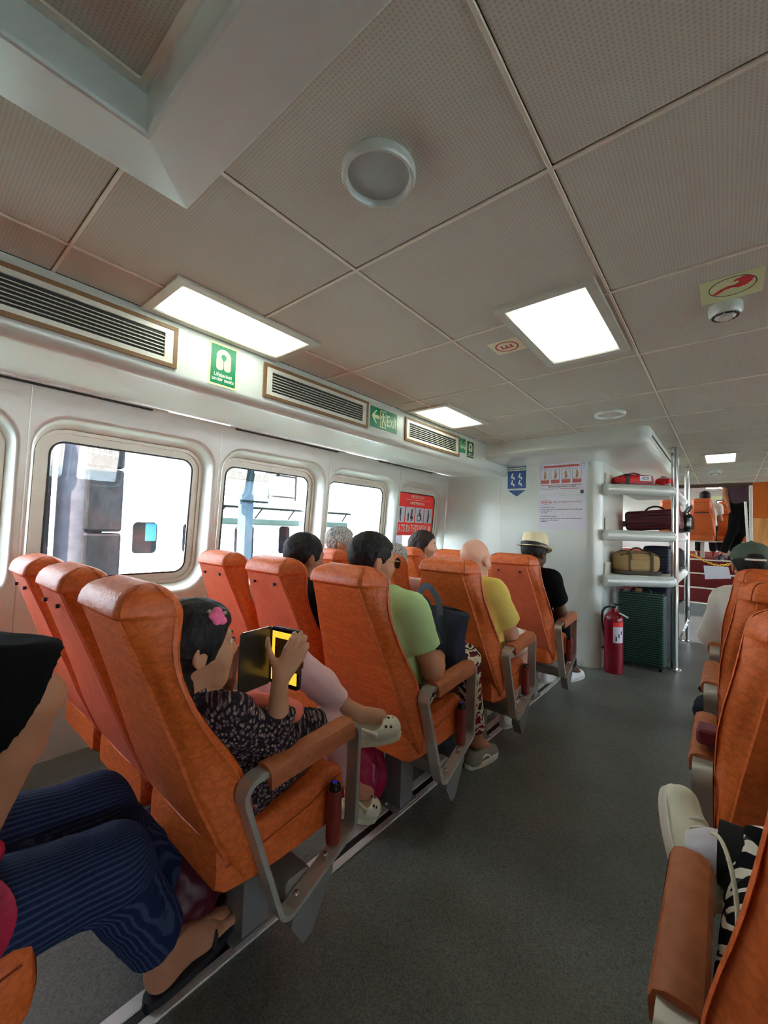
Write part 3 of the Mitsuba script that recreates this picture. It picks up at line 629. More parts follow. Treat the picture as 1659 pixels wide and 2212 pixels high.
O = (FX + .002, y0, z0)
put('arrow', flat(Polygon([(.012, .075), (.052, .118), (.066, .118), (.040, .086), (.092, .086), (.092, .062), (.040, .062), (.066, .030), (.052, .030)]), O, FXD, FYD), 'm_glowpaint', k)
put('door_mark', flat(sbox(.098, .012, .162, .128).difference(sbox(.104, .018, .156, .122)), O, FXD, FYD), 'm_glowpaint', k)
man_ = unary_union([Point(.128, .108).buffer(.0075), LineString([(.128, .096), (.134, .066)]).buffer(.0075), LineString([(.128, .094), (.114, .084), (.112, .072)]).buffer(.0035), LineString([(.130, .094), (.144, .086), (.150, .094)]).buffer(.0035), LineString([(.133, .064), (.120, .050), (.124, .026)]).buffer(.0045), LineString([(.135, .064), (.146, .048), (.152, .030)]).buffer(.0045)])
put('runner_mark', flat(man_, O, FXD, FYD), 'm_glowpaint', k)
put('lettering', text('Exit', .072, (O[0], O[1] + .170, O[2] + .034), FXD, FYD, True, w=.104), 'm_glowpaint', k)
for i, (a, b) in enumerate(((3.158, 3.206), (3.214, 3.266))):
    k = thing('number_label', ('left', 'right')[i] + ' one of the two small green number 4 labels beside the far vent', 'label')
    put('plate', cbox(FX, FX + .002, a, b, 1.916, 2.043, .0004), 'm_green', k)
    put('numeral', text('4', .07, (FX + .002, (a + b) / 2, 1.945), FXD, FYD, False, cx=0), 'm_glowpaint', k)
# priority sign on the fourth window
k = thing('priority_sign', 'red priority seat sign with white pictogram boxes on the fourth window', 'sign')
WC = 3.733; PX = wx(WZ + .2) - .13 + .006
def lw(m): # lay on the leaning glass: local (y right, t up)
    v = np.array(m.vertices); return trimesh.Trimesh(np.c_[wx(v[:, 1] + WZ) - .13 + .006 + v[:, 2], v[:, 0] + WC, v[:, 1] + WZ], m.faces, process=False)
full = rrect(-.363, .363, -.355, .355, .07); fld = full.intersection(sbox(-.4, -.105, .4, .4))
put('field', lw(ext(fld, .0006)), 'm_signred', k)
bx = [(-.345, -.19), (-.17, -.01), (.005, .165), (.18, .34)]
for a, b in bx: put('pictogram_box', lw(ext(rrect(a, b, .035, .205, .008), .0006, at=.0006)), 'm_paper', k)
def pict(i):
    c = (bx[i][0] + bx[i][1]) / 2
    if i == 1: return unary_union([Point(c + .03, .175).buffer(.012), LineString([(c + .03, .155), (c + .02, .12)]).buffer(.014), Polygon([(c + .005, .11), (c + .05, .11), (c + .06, .075), (c - .0, .075)]), LineString([(c + .02, .07), (c + .02, .055)]).buffer(.006), LineString([(c + .04, .07), (c + .04, .055)]).buffer(.006), Point(c - .035, .135).buffer(.009), LineString([(c - .035, .12), (c - .035, .085)]).buffer(.010), LineString([(c - .055, .115), (c - .015, .115)]).buffer(.005), LineString([(c - .042, .085), (c - .045, .055)]).buffer(.006), LineString([(c - .028, .085), (c - .025, .055)]).buffer(.006)])
    if i == 2: return unary_union([Point(c + .005, .178).buffer(.012), LineString([(c, .158), (c - .005, .12), (c + .03, .115), (c + .04, .07)]).buffer(.009), LineString([(c, .148), (c + .03, .135)]).buffer(.006), Point(c - .01, .09).buffer(.04).difference(Point(c - .01, .09).buffer(.030))])
    if i == 3: return unary_union([Point(c, .176).buffer(.013), LineString([(c - .002, .158), (c + .004, .115), (c - .004, .055)]).buffer(.013), Point(c + .012, .115).buffer(.016)])
    return unary_union([Point(c, .176).buffer(.012), LineString([(c, .158), (c, .11)]).buffer(.013), LineString([(c, .11), (c + .01, .055)]).buffer(.008)])
for i in range(4): put('pictogram', lw(ext(pict(i), .0006, at=.0012)), 'm_ink', k)
def wt(s, h, x, y, w): m = text2d(s, h, True, None, w); v = np.array(m.vertices); m.vertices = np.c_[v[:, 0] + x, v[:, 1] + y, v[:, 2] * .8 + .0006]; return lw(m)
put('lettering', wt('PRIORITY SEAT', .030, -.09, .305, .25), 'm_offwhite', k); put('lettering', wt('KURSI PRIORITAS', .028, -.11, .235, .28), 'm_offwhite', k)
put('lettering', wt('SEATS IN THIS ROW', .075, -.355, -.065, .60), 'm_offwhite', k)
put('line', lw(ext(sbox(-.19, .283, .28, .287), .0006, at=.0006)), 'm_offwhite', k)
put('arrow', lw(ext(unary_union([sbox(.288, -.03, .318, .005), Polygon([(.27, -.03), (.336, -.03), (.303, -.075)])]), .0006, at=.0006)), 'm_offwhite', k)
# ================================================================== POSTERS ON THE FRONT WALL
QX, QU = (1, 0, 0), (0, 0, 1); QY = 4.1895
def q(poly, z=0): return flat(poly, (0, QY - z, 0), QX, QU, .0006)
k = thing('reserved_sign', 'blue reserved seating sign with white seated figures and an arrow below', 'sign')
put('plate', q(rrect(-1.786, -1.590, 1.686, 1.915, .006)), 'm_blue', k)
put('heading', q(sbox(-1.780, 1.872, -1.597, 1.906), .0006), 'm_offwhite', k)
put('lettering', text('Reserved Seating', .018, (-1.688, QY - .0012, 1.881), QX, QU, True, cx=0, w=.165), 'm_ink', k)
for cx in (-1.735, -1.655):
    for cz in (1.815, 1.745): put('figure_mark', q(unary_union([Point(cx, cz + .024).buffer(.008), LineString([(cx - .004, cz + .01), (cx - .008, cz - .012), (cx + .014, cz - .014), (cx + .018, cz - .03)]).buffer(.007)]), .0006), 'm_offwhite', k)
put('arrow', q(Polygon([(-1.782, 1.668), (-1.588, 1.668), (-1.685, 1.600)])), 'm_blue', k)
k = thing('safety_poster', 'white safety poster with four small red captioned pictures on the front wall', 'poster')
put('sheet', q(sbox(-1.458, 1.602, -1.015, 1.922)), 'm_paper', k)
put('heading', q(sbox(-1.41, 1.878, -1.075, 1.900), .0006), 'm_paperred', k)
for i in range(4):
    x = -1.438 + i * .1; put('picture', q(sbox(x, 1.765, x + .082, 1.862).difference(sbox(x + .002, 1.767, x + .080, 1.860)), .0006), 'm_ink', k)
    put('figure_mark', q(unary_union([Point(x + .041, 1.842).buffer(.008), LineString([(x + .041, 1.828), (x + .043, 1.800), (x + .040, 1.775)]).buffer(.010), LineString([(x + .041, 1.822), (x + .060 - .04 * (i == 2), 1.812)]).buffer(.004)]), .0006), 'm_tan', k)
    put('belt_mark', q(sbox(x + .028, 1.788, x + .056, 1.794), .0012), 'm_black', k)
    put('caption', q(sbox(x, 1.722, x + .082, 1.758), .0006), 'm_paperred', k)
put('line', q(sbox(-1.438, 1.702, -1.05, 1.708), .0006), 'm_paperred', k)
put('lettering', text('GENERAL EMERGENCY ALARM', .014, (-1.235, QY - .0006, 1.682), QX, QU, True, cx=0, w=.26), 'm_ink', k)
for i in range(7): put('dash', q(sbox(-1.43 + i * .025, 1.664, -1.418 + i * .025, 1.670), .0006), 'm_ink', k)
put('long_dash', q(sbox(-1.25, 1.664, -1.07, 1.670), .0006), 'm_paperred', k)
for i in range(3): put('text_line', q(sbox(-1.452, 1.622 + i * .012, -1.08, 1.626 + i * .012), .0006), 'm_frame', k)
put('badge', q(sbox(-1.066, 1.616, -1.036, 1.650), .0006), 'm_darkgreen', k)
for x in (-1.452, -1.062): put('corner_mark', q(sbox(x, 1.876, x + .03, 1.906).difference(sbox(x + .003, 1.879, x + .027, 1.903)), .0006), 'm_ink', k)
k = thing('paper_notice', 'plain paper notice with a red oval logo taped under the safety poster', 'poster')
put('sheet', q(sbox(-1.456, 1.266, -1.008, 1.596)), 'm_paper', k)
ov = affinity.scale(Point(-1.378, 1.535).buffer(1, quad_segs=24), .052, .022)
put('logo_oval', q(ov.difference(affinity.scale(ov, .93, .88)), .0006), 'm_inkred', k)
put('logo_lettering', text('BatamFast', .016, (-1.378, QY - .0006, 1.529), QX, QU, True, cx=0, w=.085), 'm_inkred', k)
put('motto', text('Any Sooner and You Fly', .016, (-1.31, QY - .0006, 1.532), QX, QU, False, w=.255), 'm_inkred', k)
for z, a, b in ((1.482, -1.43, -1.30), (1.462, -1.44, -1.035), (1.445, -1.44, -1.33), (1.428, -1.43, -1.375), (1.393, -1.43, -1.28), (1.372, -1.44, -1.035), (1.356, -1.44, -1.26), (1.340, -1.43, -1.37)):
    x = a; i = 0
    while x < b - .01:
        w = .014 + .022 * ((i * 7919 + int(z * 1e4)) % 10) / 10; put('word_mark', q(sbox(x, z, min(x + w, b), z + .006), .0006), 'm_ink', k); x += w + .006; i += 1
# ================================================================== LUGGAGE RACK
k = thing('luggage_rack', 'white three-shelf luggage rack beside the front wall', 'rack')
for zt in (1.705, 1.278, .858):
    put('shelf', ext(Polygon([(-.875, 4.25), (-.40, 4.69), (-.40, 6.1), (-.875, 6.1)]), .02, at=zt - .02), 'm_white_dull', k)
    e = [(-.86, 4.235, zt - .05)] + [(-.44, 4.625, zt - .05), (-.405, 4.67, zt - .05), (-.40, 4.72, zt - .05)] + [(-.40, 6.09, zt - .05)]
    put('rim', tube(e, .05, 20), 'm_white', k, smooth=50)
    put('end_board', cbox(-.878, -.866, 4.30, 5.15, zt + .001, zt + .11, .002), 'm_frame_w', k)
for x, y, r, lb in ((-.371, 4.735, .031, 'front polished steel pole of the luggage rack'), (-.358, 6.13, .029, 'rear polished steel pole of the luggage rack')):
    kk = thing('steel_pole', lb, 'pole')
    put('pole', cyl((x, y, .002), (x, y, CZ - .002), r, n=32), 'm_steel', kk, smooth=40)
    put('flange', lathe([(0, .012), (r + .02, .012), (r + .025, .004), (r + .025, 0)], (x, y, .001), 32), 'm_steel', kk, smooth=30)
def suitcase(label, x0, x1, y0, y1, z0, z1, mt, ribs='z', r=.035, name='suitcase', rot=None, origin=None):
    """hard shell case: body, rib grooves as raised strips, zip band, corner wheels, handle"""
    k = thing(name, label, 'suitcase')
    R = np.eye(3) if rot is None else rot; o = np.array(origin if origin is not None else ((x0 + x1) / 2, (y0 + y1) / 2, z0))
    def P(m): m = m.copy(); m.vertices = (np.asarray(m.vertices) - o) @ R.T + o; return m
    put('shell', P(rbox(x0, x1, y0, y1, z0, z1, r, 20)), mt, k, smooth=40)
    return k, P
def ribcol(c1, c2, f, ax):
    def fn(p, n, uv):
        w = (p.z if ax == 'z' else p.y) * f + .35 * dr.abs(dr.sin(p.x * 26)) * (1.0 if ax == 'z' else 0.0)
        return mix(lin(c1), lin(c2), smoothstep(.72, .95, .5 + .5 * dr.sin(w)))
    return fn
mat('m_casegreen', mikit.proc(ribcol((14, 34, 28), (62, 98, 84), 300, 'z')), .4)
mat('m_casemaroon', mikit.proc(ribcol((66, 14, 26), (96, 28, 42), 120, 'z')), .3)
mat('m_navy', (18, 22, 44), .6); mat('m_navyrib', mikit.proc(ribcol((14, 18, 34), (40, 48, 72), 200, 'z')), .45)
mat('m_khaki', (150, 122, 78), .75); mat('m_khakidark', (64, 58, 44), .8); mat('m_bagred', (200, 26, 28), .55)
a = math.radians(-42); Rz = np.array([[math.cos(a), -math.sin(a), 0], [math.sin(a), math.cos(a), 0], [0, 0, 1]])
# big green case on the floor
k, P = suitcase('large dark green ribbed suitcase standing on the floor under the rack', -.80, -.42, 4.50, 4.76, .03, .70, 'm_casegreen')
put('zip_band', P(cat([rbox(-.803, -.417, 4.615, 4.640, .027, .703, .012, 10)])), 'm_black', k)
put('handle', P(tube(spline([(-.70, 4.57, .698), (-.69, 4.57, .722), (-.62, 4.57, .726), (-.55, 4.57, .722), (-.54, 4.57, .698)], 18), .009, 8)), 'm_black', k, smooth=True)
put('tag', P(cbox(-.66, -.61, 4.555, 4.562, .704, .735, .001)), 'm_tan', k)
for x in (-.76, -.46):
    for y in (4.55, 4.71): put('wheel', P(cyl((x - .012, y, .026), (x + .012, y, .026), .025, n=16)), 'm_black', k, smooth=40)
# dark bags behind
k, P = suitcase('navy suitcase lying behind and above the green suitcase', -.70, -.43, 4.90, 5.35, .02, .735, 'm_navy')
put('handle', tube(spline([(-.62, 4.895, .55), (-.62, 4.875, .56), (-.55, 4.875, .56), (-.55, 4.895, .55)], 14), .008, 8), 'm_black', k, smooth=True)
k, P = suitcase('black suitcase on the floor between the two steel poles', -.62, -.42, 5.45, 5.95, .02, .70, 'm_blacktex')
put('handle', tube(spline([(-.418, 5.6, .5), (-.40, 5.6, .51), (-.40, 5.8, .51), (-.418, 5.8, .5)], 14), .008, 8), 'm_darkgrey', k, smooth=True)
# maroon case on the middle shelf
th = math.radians(4); Rt = np.array([[math.cos(th), 0, math.sin(th) * -1], [0, 1, 0], [math.sin(th), 0, math.cos(th)]])
k, P = suitcase('maroon hard suitcase lying on the middle shelf of the rack', -.80, -.33, 4.86, 5.30, 1.281, 1.475, 'm_casemaroon', rot=Rt, origin=(-.8, 5.0, 1.281))
for z in (1.31, 1.345, 1.41, 1.445): put('ridge', P(rbox(-.765, -.365, 4.852, 4.872, z, z + .014, .006, 8)), 'm_casemaroon', k, smooth=40)
put('wheel', P(cyl((-.815, 4.88, 1.35), (-.79, 4.88, 1.35), .03, n=18)), 'm_darkgrey', k, smooth=40)
put('handle', P(tube(spline([(-.62, 4.95, 1.474), (-.60, 4.95, 1.495), (-.48, 4.95, 1.495), (-.46, 4.95, 1.474)], 16), .009, 8)), 'm_black', k, smooth=True)
k = thing('black_bag', 'dark glossy bag on the middle shelf sticking out between the poles', 'bag')
put('body', rbox(-.50, -.27, 5.36, 5.85, 1.281, 1.50, .07, 20), 'm_blackgloss', k, smooth=40); put('strap', tube(spline([(-.35, 5.4, 1.48), (-.30, 5.5, 1.56), (-.30, 5.7, 1.56), (-.35, 5.8, 1.48)], 20), .010, 8), 'm_darkgrey', k, smooth=True)
# bottom shelf bags
def bag(name, label, c, half, mt, trimm, seed, catg='bag', yaw=0, handle=True):
    k = thing(name, label, catg)
    m = trimesh.creation.icosphere(4); v = np.array(m.vertices); p = 3.2
    v = v / (np.sum(np.abs(v) ** p, 1) ** (1 / p))[:, None]; v[:, 2] = np.maximum(v[:, 2], -.92)
    v = v * half; v *= 1 + .035 * (meshkit.fbm(np.asarray(v) * 14 + seed, 3)[:, None] - .5) * 2
    cz, sz = math.cos(yaw), math.sin(yaw); R = np.array([[cz, -sz, 0], [sz, cz, 0], [0, 0, 1]])
    def W(m): return place(m, R, c)
    put('body', W(trimesh.Trimesh(v, m.faces, process=False)), mt, k, smooth=True)
    hx, hy, hz = half
    put('base_band', W(ext(rrect(-hx * .99, hx * .99, -hy * .99, hy * .99, min(hx, hy) * .4), .03, at=-hz * .90)), trimm, k)
    put('zip', W(tube(spline([(-hx * .82, -hy * .72, hz * .62), (-hx * .5, -hy * .76, hz * .76), (hx * .5, -hy * .76, hz * .76), (hx * .82, -hy * .72, hz * .62)], 20), .006, 6)), trimm, k, smooth=True)
    put('pocket', W(rbox(-hx * .5, hx * .3, -hy * 1.03, -hy * .8, -hz * .55, hz * .35, min(.02, hy * .1), 10)), mt, k, smooth=40)
    if handle: put('handle', W(tube(spline([(-hx * .3, -hy * .3, hz * .97), (-hx * .22, -hy * .3, hz * 1.12), (hx * .22, -hy * .3, hz * 1.12), (hx * .3, -hy * .3, hz * .97)], 16), .008, 8)), trimm, k, smooth=True)
    return k
dk = bag('duffel_bag', 'khaki and dark brown duffel bag on the lowest shelf', (-.685, 4.66, .97), (.20, .14, .115), 'm_khaki', 'm_khakidark', 1, yaw=math.radians(30))
R30 = np.array([[math.cos(.5236), -math.sin(.5236), 0], [math.sin(.5236), math.cos(.5236), 0], [0, 0, 1]])
for x in (-.10, .085): put('strap', place(ext(affinity.scale(rrect(-1, 1, -1, 1, .62), .143, .117).difference(affinity.scale(rrect(-1, 1, -1, 1, .62), .137, .111)), .022, 'yz', at=x), R30, (-.685, 4.66, .97)), 'm_khakidark', dk)
k, P = suitcase('ribbed navy suitcase lying on the lowest shelf behind the duffel bag', -.66, -.42, 4.95, 5.40, .861, 1.13, 'm_navyrib'); put('handle', tube([(-.60, 4.945, 1.0), (-.58, 4.93, 1.0), (-.50, 4.93, 1.0), (-.48, 4.945, 1.0)], .007, 8), 'm_black', k, smooth=True)
bag('black_bag', 'black backpack with straps on the lowest shelf near the rear pole', (-.46, 5.72, .99), (.10, .19, .125), 'm_blacktex', 'm_darkgrey', 9)
# red bag on the top shelf
k = bag('rescue_bag', 'red rescue bag with black strap and white label on the top shelf', (-.70, 4.62, 1.762), (.175, .10, .056), 'm_bagred', 'm_deepred', 3, yaw=math.radians(30))
R30 = np.array([[math.cos(.5236), -math.sin(.5236), 0], [math.sin(.5236), math.cos(.5236), 0], [0, 0, 1]])
put('strap', place(ext(rrect(-.105, .105, -.060, .060, .03).difference(rrect(-.1, .1, -.056, .056, .03)), .03, 'yz', at=-.095), R30, (-.70, 4.62, 1.763)), 'm_black', k)
put('label_patch', place(cbox(.02, .12, -.109, -.104, -.012, .036, .001), R30, (-.70, 4.62, 1.762)), 'm_paper', k); put('label_ring', place(flat(affinity.scale(Point(0, 0).buffer(1, quad_segs=12), .03, .012).difference(affinity.scale(Point(0, 0).buffer(1, quad_segs=12), .023, .007)), (.07, -.109, .012), (1, 0, 0), (0, 0, 1)), R30, (-.70, 4.62, 1.762)), 'm_ink', k)
bag('rescue_bag', 'smaller crumpled red bag at the right end of the top shelf', (-.47, 4.86, 1.755), (.07, .09, .05), 'm_bagred', 'm_paper', 5)
# fire extinguisher
k = thing('fire_extinguisher', 'red fire extinguisher with white instruction label standing beside the rack', 'fire extinguisher')
ec = (-.783, 4.235)
mat('m_extred', (124, 14, 30), .25)
put('cylinder', lathe([(0, .0), (.072, .0), (.078, .01), (.078, .235), (.080, .24), (.080, .252), (.078, .257), (.078, .46), (.070, .50), (.045, .532), (.026, .545), (.024, .565), (0, .565)], (*ec, 0), 36), 'm_extred', k, smooth=35)
put('valve', lathe([(.022, .563), (.028, .57), (.028, .59), (.016, .60), (0, .60)], (*ec, 0), 18), 'm_steel', k, smooth=35)
put('lever', cbox(ec[0] - .012, ec[0] + .075, ec[1] - .012, ec[1] + .012, .598, .610, .003), 'm_black', k)
put('hose', tube(spline([(ec[0] + .02, ec[1] - .02, .58), (ec[0] - .06, ec[1] - .05, .57), (ec[0] - .088, ec[1] - .03, .45), (ec[0] - .088, ec[1] - .02, .2)], 30), .009, 8), 'm_black', k, smooth=True)
def wrapz(a0, a1, z0, z1, r, n=12):
    a = np.linspace(a0, a1, n); v = np.vstack([np.c_[ec[0] + r * np.cos(a), ec[1] + r * np.sin(a), np.full(n, z)] for z in (z0, z1)]); i = np.arange(n - 1)
    return trimesh.Trimesh(v, np.vstack([np.c_[i, i + 1, i + n + 1], np.c_[i, i + n + 1, i + n]]), process=False)
put('instruction_label', wrapz(-1.45, -.25, .275, .415, .0788), 'm_paper', k)
for i in range(3): put('pictogram', wrapz(-1.2 + i * .3, -1.05 + i * .3, .29 + .03 * i, .33 + .025 * i, .0792, 5), 'm_ink', k)
put('label_heading', wrapz(-1.45, -.25, .417, .455, .0788), 'm_signred', k)
put('tag', place(cbox(-.03, .05, -.03, .03, -.001, .001, .0004), [[.9, 0, .43], [0, 1, 0], [-.43, 0, .9]], (ec[0] + .075, ec[1] - .03, .525)), 'm_paper', k)
# chains, notice, end post
def chain(pts, n, r, mt, name, label):
    k = thing(name, label, 'chain'); s = spline(pts, n * 3)
    link0 = unary_union([LineString([(-.55, 0), (.55, 0)]).buffer(.45)]).difference(LineString([(-.55, 0), (.55, 0)]).buffer(.2))
    c = np.asarray(s); L = np.linalg.norm(np.diff(c, axis=0), axis=1).sum() / n
    for i in range(n):
        p = c[3 * i + 1]; t = c[min(3 * i + 2, len(c) - 1)] - c[3 * i]; t /= np.linalg.norm(t); a = np.cross(t, [0, 0, 1]) if abs(t[2]) < .95 else np.array([1., 0, 0]); a /= np.linalg.norm(a); b = np.cross(t, a)
        if i % 2: a, b = b, -a
        m = ext(affinity.scale(link0, L * .62, r * 2.2, origin=(0, 0)), r * .8, at=-r * .4); put('link', place(m, np.c_[t, a, b], p), mt, k)
    return k
chain([(-.333, 6.13, 1.03), (-.16, 6.16, .945), (-.07, 6.19, .918), (.02, 6.22, .935), (.20, 6.26, 1.08)], 22, .013, 'm_yellow', 'yellow_chain', 'yellow plastic chain hung across the stairs')
k = thing('chain_notice', 'white paper sheet hanging from the yellow chain', 'notice'); put('sheet', hull([(-.205, 6.17, .905), (.02, 6.205, .905), (.045, 6.205, .775), (-.19, 6.17, .745), (-.205, 6.172, .905), (.02, 6.207, .905), (.045, 6.207, .775), (-.19, 6.172, .745)]), 'm_paper', k)
k = thing('barrier_post', 'steel post holding the yellow chain, behind the man in the cap', 'post'); put('post', cyl((.215, 6.27, .004), (.215, 6.27, 1.12), .02, n=18), 'm_steel', k, smooth=40); put('foot', lathe([(0, .02), (.08, .016), (.09, 0)], (.215, 6.27, .004), 24), 'm_steel', k, smooth=30)
chain([(-.335, 6.10, .40), (-.36, 6.04, .20), (-.40, 5.98, .09), (-.41, 5.9, .05)], 12, .012, 'm_steel', 'steel_chain', 'silver chain hanging down from the rear pole')
# railing and door post at the stairs
k = thing('stair_railing', 'white tubular railing with rungs beside the stairs', 'railing')
put('door_post', cbox(.262, .303, 8.09, 8.13, .005, 2.03, .006), 'm_offwhite', k)
put('rail', tube([(.222, 8.11, 1.79), (.248, 8.11, 1.2), (.256, 8.11, .01)], .017, 12), 'm_offwhite', k, smooth=40)
for z in (1.66, 1.385): put('rung', tube([(.23, 8.11, z), (.28, 8.11, z)], .006, 8), 'm_offwhite', k, smooth=40)
# raised cabin: seats, screen, sign
for i, (x, y, lb) in enumerate(((-.33, 9.35, 'orange seat back in the raised cabin beside the rear pole'), (.02, 10.15, 'orange seat back in the raised cabin, second from the rear pole'), (.36, 9.7, 'orange seat back in the raised cabin behind the walking legs'), (-.80, 9.35, 'orange seat in the raised cabin hidden by the luggage rack'), (-.45, 10.5, 'orange seat in the raised cabin, behind the first one'))):
    k = thing('ferry_seat', lb, 'seat'); t = T().translate([x, y, UZ - .02]) @ T().scale([.82, .9, 1.0])
    put('backrest', P_back, None, k, tw=t); put('back_panel', P_panel, None, k, tw=t); put('cushion', P_cush, None, k, tw=t)
    put('pocket', cbox(x - .10, x + .10, y - .205, y - .17, UZ + .80, UZ + .815, .003), 'm_darkbrown', k)
    put('leg', cbox(x - .03, x + .03, y + .10, y + .16, UZ - .003, UZ + .30, .004), 'm_offwhite', k); put('crossbar', cbox(x - .2, x + .2, y - .02, y + .02, UZ + .285, UZ + .31, .003), 'm_offwhite', k)
k = thing('video_screen', 'light blue lit video screen at the end of the raised cabin', 'screen')
put('bezel', cbox(-.19, .06, 14.06, 14.09, 1.88, 2.25, .004), 'm_black', k)
put('screen', cbox(-.175, .045, 14.055, 14.062, 1.90, 2.23, .001), 'm_cyan', k, emitter={'type': 'area', 'radiance': {'type': 'rgb', 'value': [.45, .72, .95]}})
k = thing('cabin_sign', 'yellow and green sign band high at the end of the raised cabin', 'sign'); put('plate', cbox(-.50, .03, 14.06, 14.09, 2.27, 2.37, .002), 'm_glowpaint', k); put('patch', cbox(-.46, -.36, 14.05, 14.062, 2.29, 2.38, .002), 'm_yellow', k)
# ================================================================== PEOPLE: smooth-union distance fields, meshed by surface nets
V = lambda *a: np.array(a, float)
def cap(a, b, ra, rb, k=.02, cut=None, sq=None):
    """tapered capsule; cut: 'b' ends it flat at b; sq = (direction, factor) widens it along a direction."""
    a, b = np.asarray(a, float), np.asarray(b, float)
    def f(P):
        Q, A, B = P, a, b
        if sq is not None:
            d, s = np.asarray(sq[0], float), sq[1]; w = lambda X: X + (X @ d)[..., None] * d * (1 / s - 1)
            Q, A, B = w(P - a), w(a - a), w(b - a)
        ab = B - A; t = np.clip(((Q - A) @ ab) / max(ab @ ab, 1e-12), 0, 1)
        d_ = np.linalg.norm(Q - A - t[..., None] * ab, axis=-1) - (ra + (rb - ra) * t)
        if cut == 'b':
            n = (b - a) / np.linalg.norm(b - a); d_ = np.maximum(d_, (P - b) @ n)
        return d_
    m = max(ra, rb) * (sq[1] if sq else 1)
    return f, np.minimum(a, b) - m, np.maximum(a, b) + m, k
def ell(c, R, r, k=.02):
    c, R, r = np.asarray(c, float), np.asarray(R, float), np.asarray(r, float)
    def f(P):
        q = (P - c) @ R; k0 = np.linalg.norm(q / r, axis=-1); k1 = np.linalg.norm(q / r ** 2, axis=-1)
        return k0 * (k0 - 1) / np.maximum(k1, 1e-9)
    e = np.full(3, r.max()); return f, c - e, c + e, k
def nets(D, o, h):
    s = D < 0
    a = np.zeros(np.array(D.shape) - 1, np.int8)
    for i, j, k in np.ndindex(2, 2, 2): a += s[i:s.shape[0] - 1 + i, j:s.shape[1] - 1 + j, k:s.shape[2] - 1 + k]
    act = np.argwhere((a > 0) & (a < 8)); idx = -np.ones(a.shape, np.int64); idx[tuple(act.T)] = np.arange(len(act))
    acc, cnt = np.zeros((len(act), 3)), np.zeros(len(act))
    cor = [np.array(c) for c in np.ndindex(2, 2, 2)]; val = [D[tuple((act + c).T)] for c in cor]
    for p in range(8):
        for q in range(p + 1, 8):
            if np.abs(cor[p] - cor[q]).sum() != 1: continue
            x = (val[p] < 0) != (val[q] < 0); t = np.where(x, val[p] / np.where(x, val[p] - val[q], 1), 0)
            acc += np.where(x[:, None], cor[p] + t[:, None] * (cor[q] - cor[p]), 0); cnt += x
    v = (act + acc / cnt[:, None]) * h + o; F = []
    for ax in range(3):
        u, w = [(1, 2), (2, 0), (0, 1)][ax]
        sl0, sl1 = [slice(None)] * 3, [slice(None)] * 3; sl0[ax], sl1[ax] = slice(None, -1), slice(1, None)
        e = np.argwhere(s[tuple(sl0)] != s[tuple(sl1)]); e = e[(e[:, u] > 0) & (e[:, w] > 0) & (e[:, u] < s.shape[u] - 1) & (e[:, w] < s.shape[w] - 1)]
        inside = s[tuple(e.T)]; du, dw = np.eye(3, dtype=int)[u], np.eye(3, dtype=int)[w]
        q = np.stack([idx[tuple((e - x).T)] for x in (du + dw, dw, 0 * du, du)], 1)
        q = np.where(inside[:, None], q, q[:, ::-1]); F += [q[:, [0, 1, 2]], q[:, [0, 2, 3]]]
    F = np.vstack(F); F = F[(F >= 0).all(1)]
    return trimesh.Trimesh(v, F, process=False)
def sdf(prims, h, subs=(), cuts=(), disp=None):
    lo = np.min([p[1] for p in prims], 0) - 3 * h; hi = np.max([p[2] for p in prims], 0) + 3 * h
    n = np.ceil((hi - lo) / h).astype(int) + 1; D = np.full(n, .2, np.float32)
    def region(a, b, m):
        i0 = np.clip(np.floor((a - m - lo) / h).astype(int), 0, n - 1); i1 = np.clip(np.ceil((b + m - lo) / h).astype(int) + 1, 1, n)
        g = np.stack(np.meshgrid(*[lo[q] + h * np.arange(i0[q], i1[q]) for q in range(3)], indexing='ij'), -1)
        return tuple(slice(x, y) for x, y in zip(i0, i1)), g
    for f, a, b, k in prims:
        sl, g = region(a, b, k + 2.5 * h); d = f(g).astype(np.float32); e = D[sl]
        hh = np.maximum(k - np.abs(e - d), 0) / max(k, 1e-6); D[sl] = np.minimum(e, d) - hh * hh * k / 4
    for f, a, b, k in subs:
        sl, g = region(a, b, k + 2 * h); d = -f(g).astype(np.float32); e = D[sl]
        hh = np.maximum(k - np.abs(e - d), 0) / max(k, 1e-6); D[sl] = np.maximum(e, d) + hh * hh * k / 4
    if cuts or disp:
        g = np.stack(np.meshgrid(*[lo[q] + h * np.arange(n[q]) for q in range(3)], indexing='ij'), -1)
        for p, nn in cuts: D = np.maximum(D, ((g - np.asarray(p)) @ np.asarray(nn, float)).astype(np.float32))
        if disp:
            near = np.abs(D) < 4 * h; D[near] += disp(g[near]).astype(np.float32)
    return nets(D, lo, h)
def frame(yaw, pitch=0, roll=0):
    y, p, r = map(math.radians, (yaw, pitch, roll)); R = V(math.cos(y), -math.sin(y), 0); F = V(math.sin(y) * math.cos(p), math.cos(y) * math.cos(p), -math.sin(p)); U = np.cross(R, F)
    R, U = R * math.cos(r) + U * math.sin(r), U * math.cos(r) - R * math.sin(r)
    return np.c_[R, F, U]
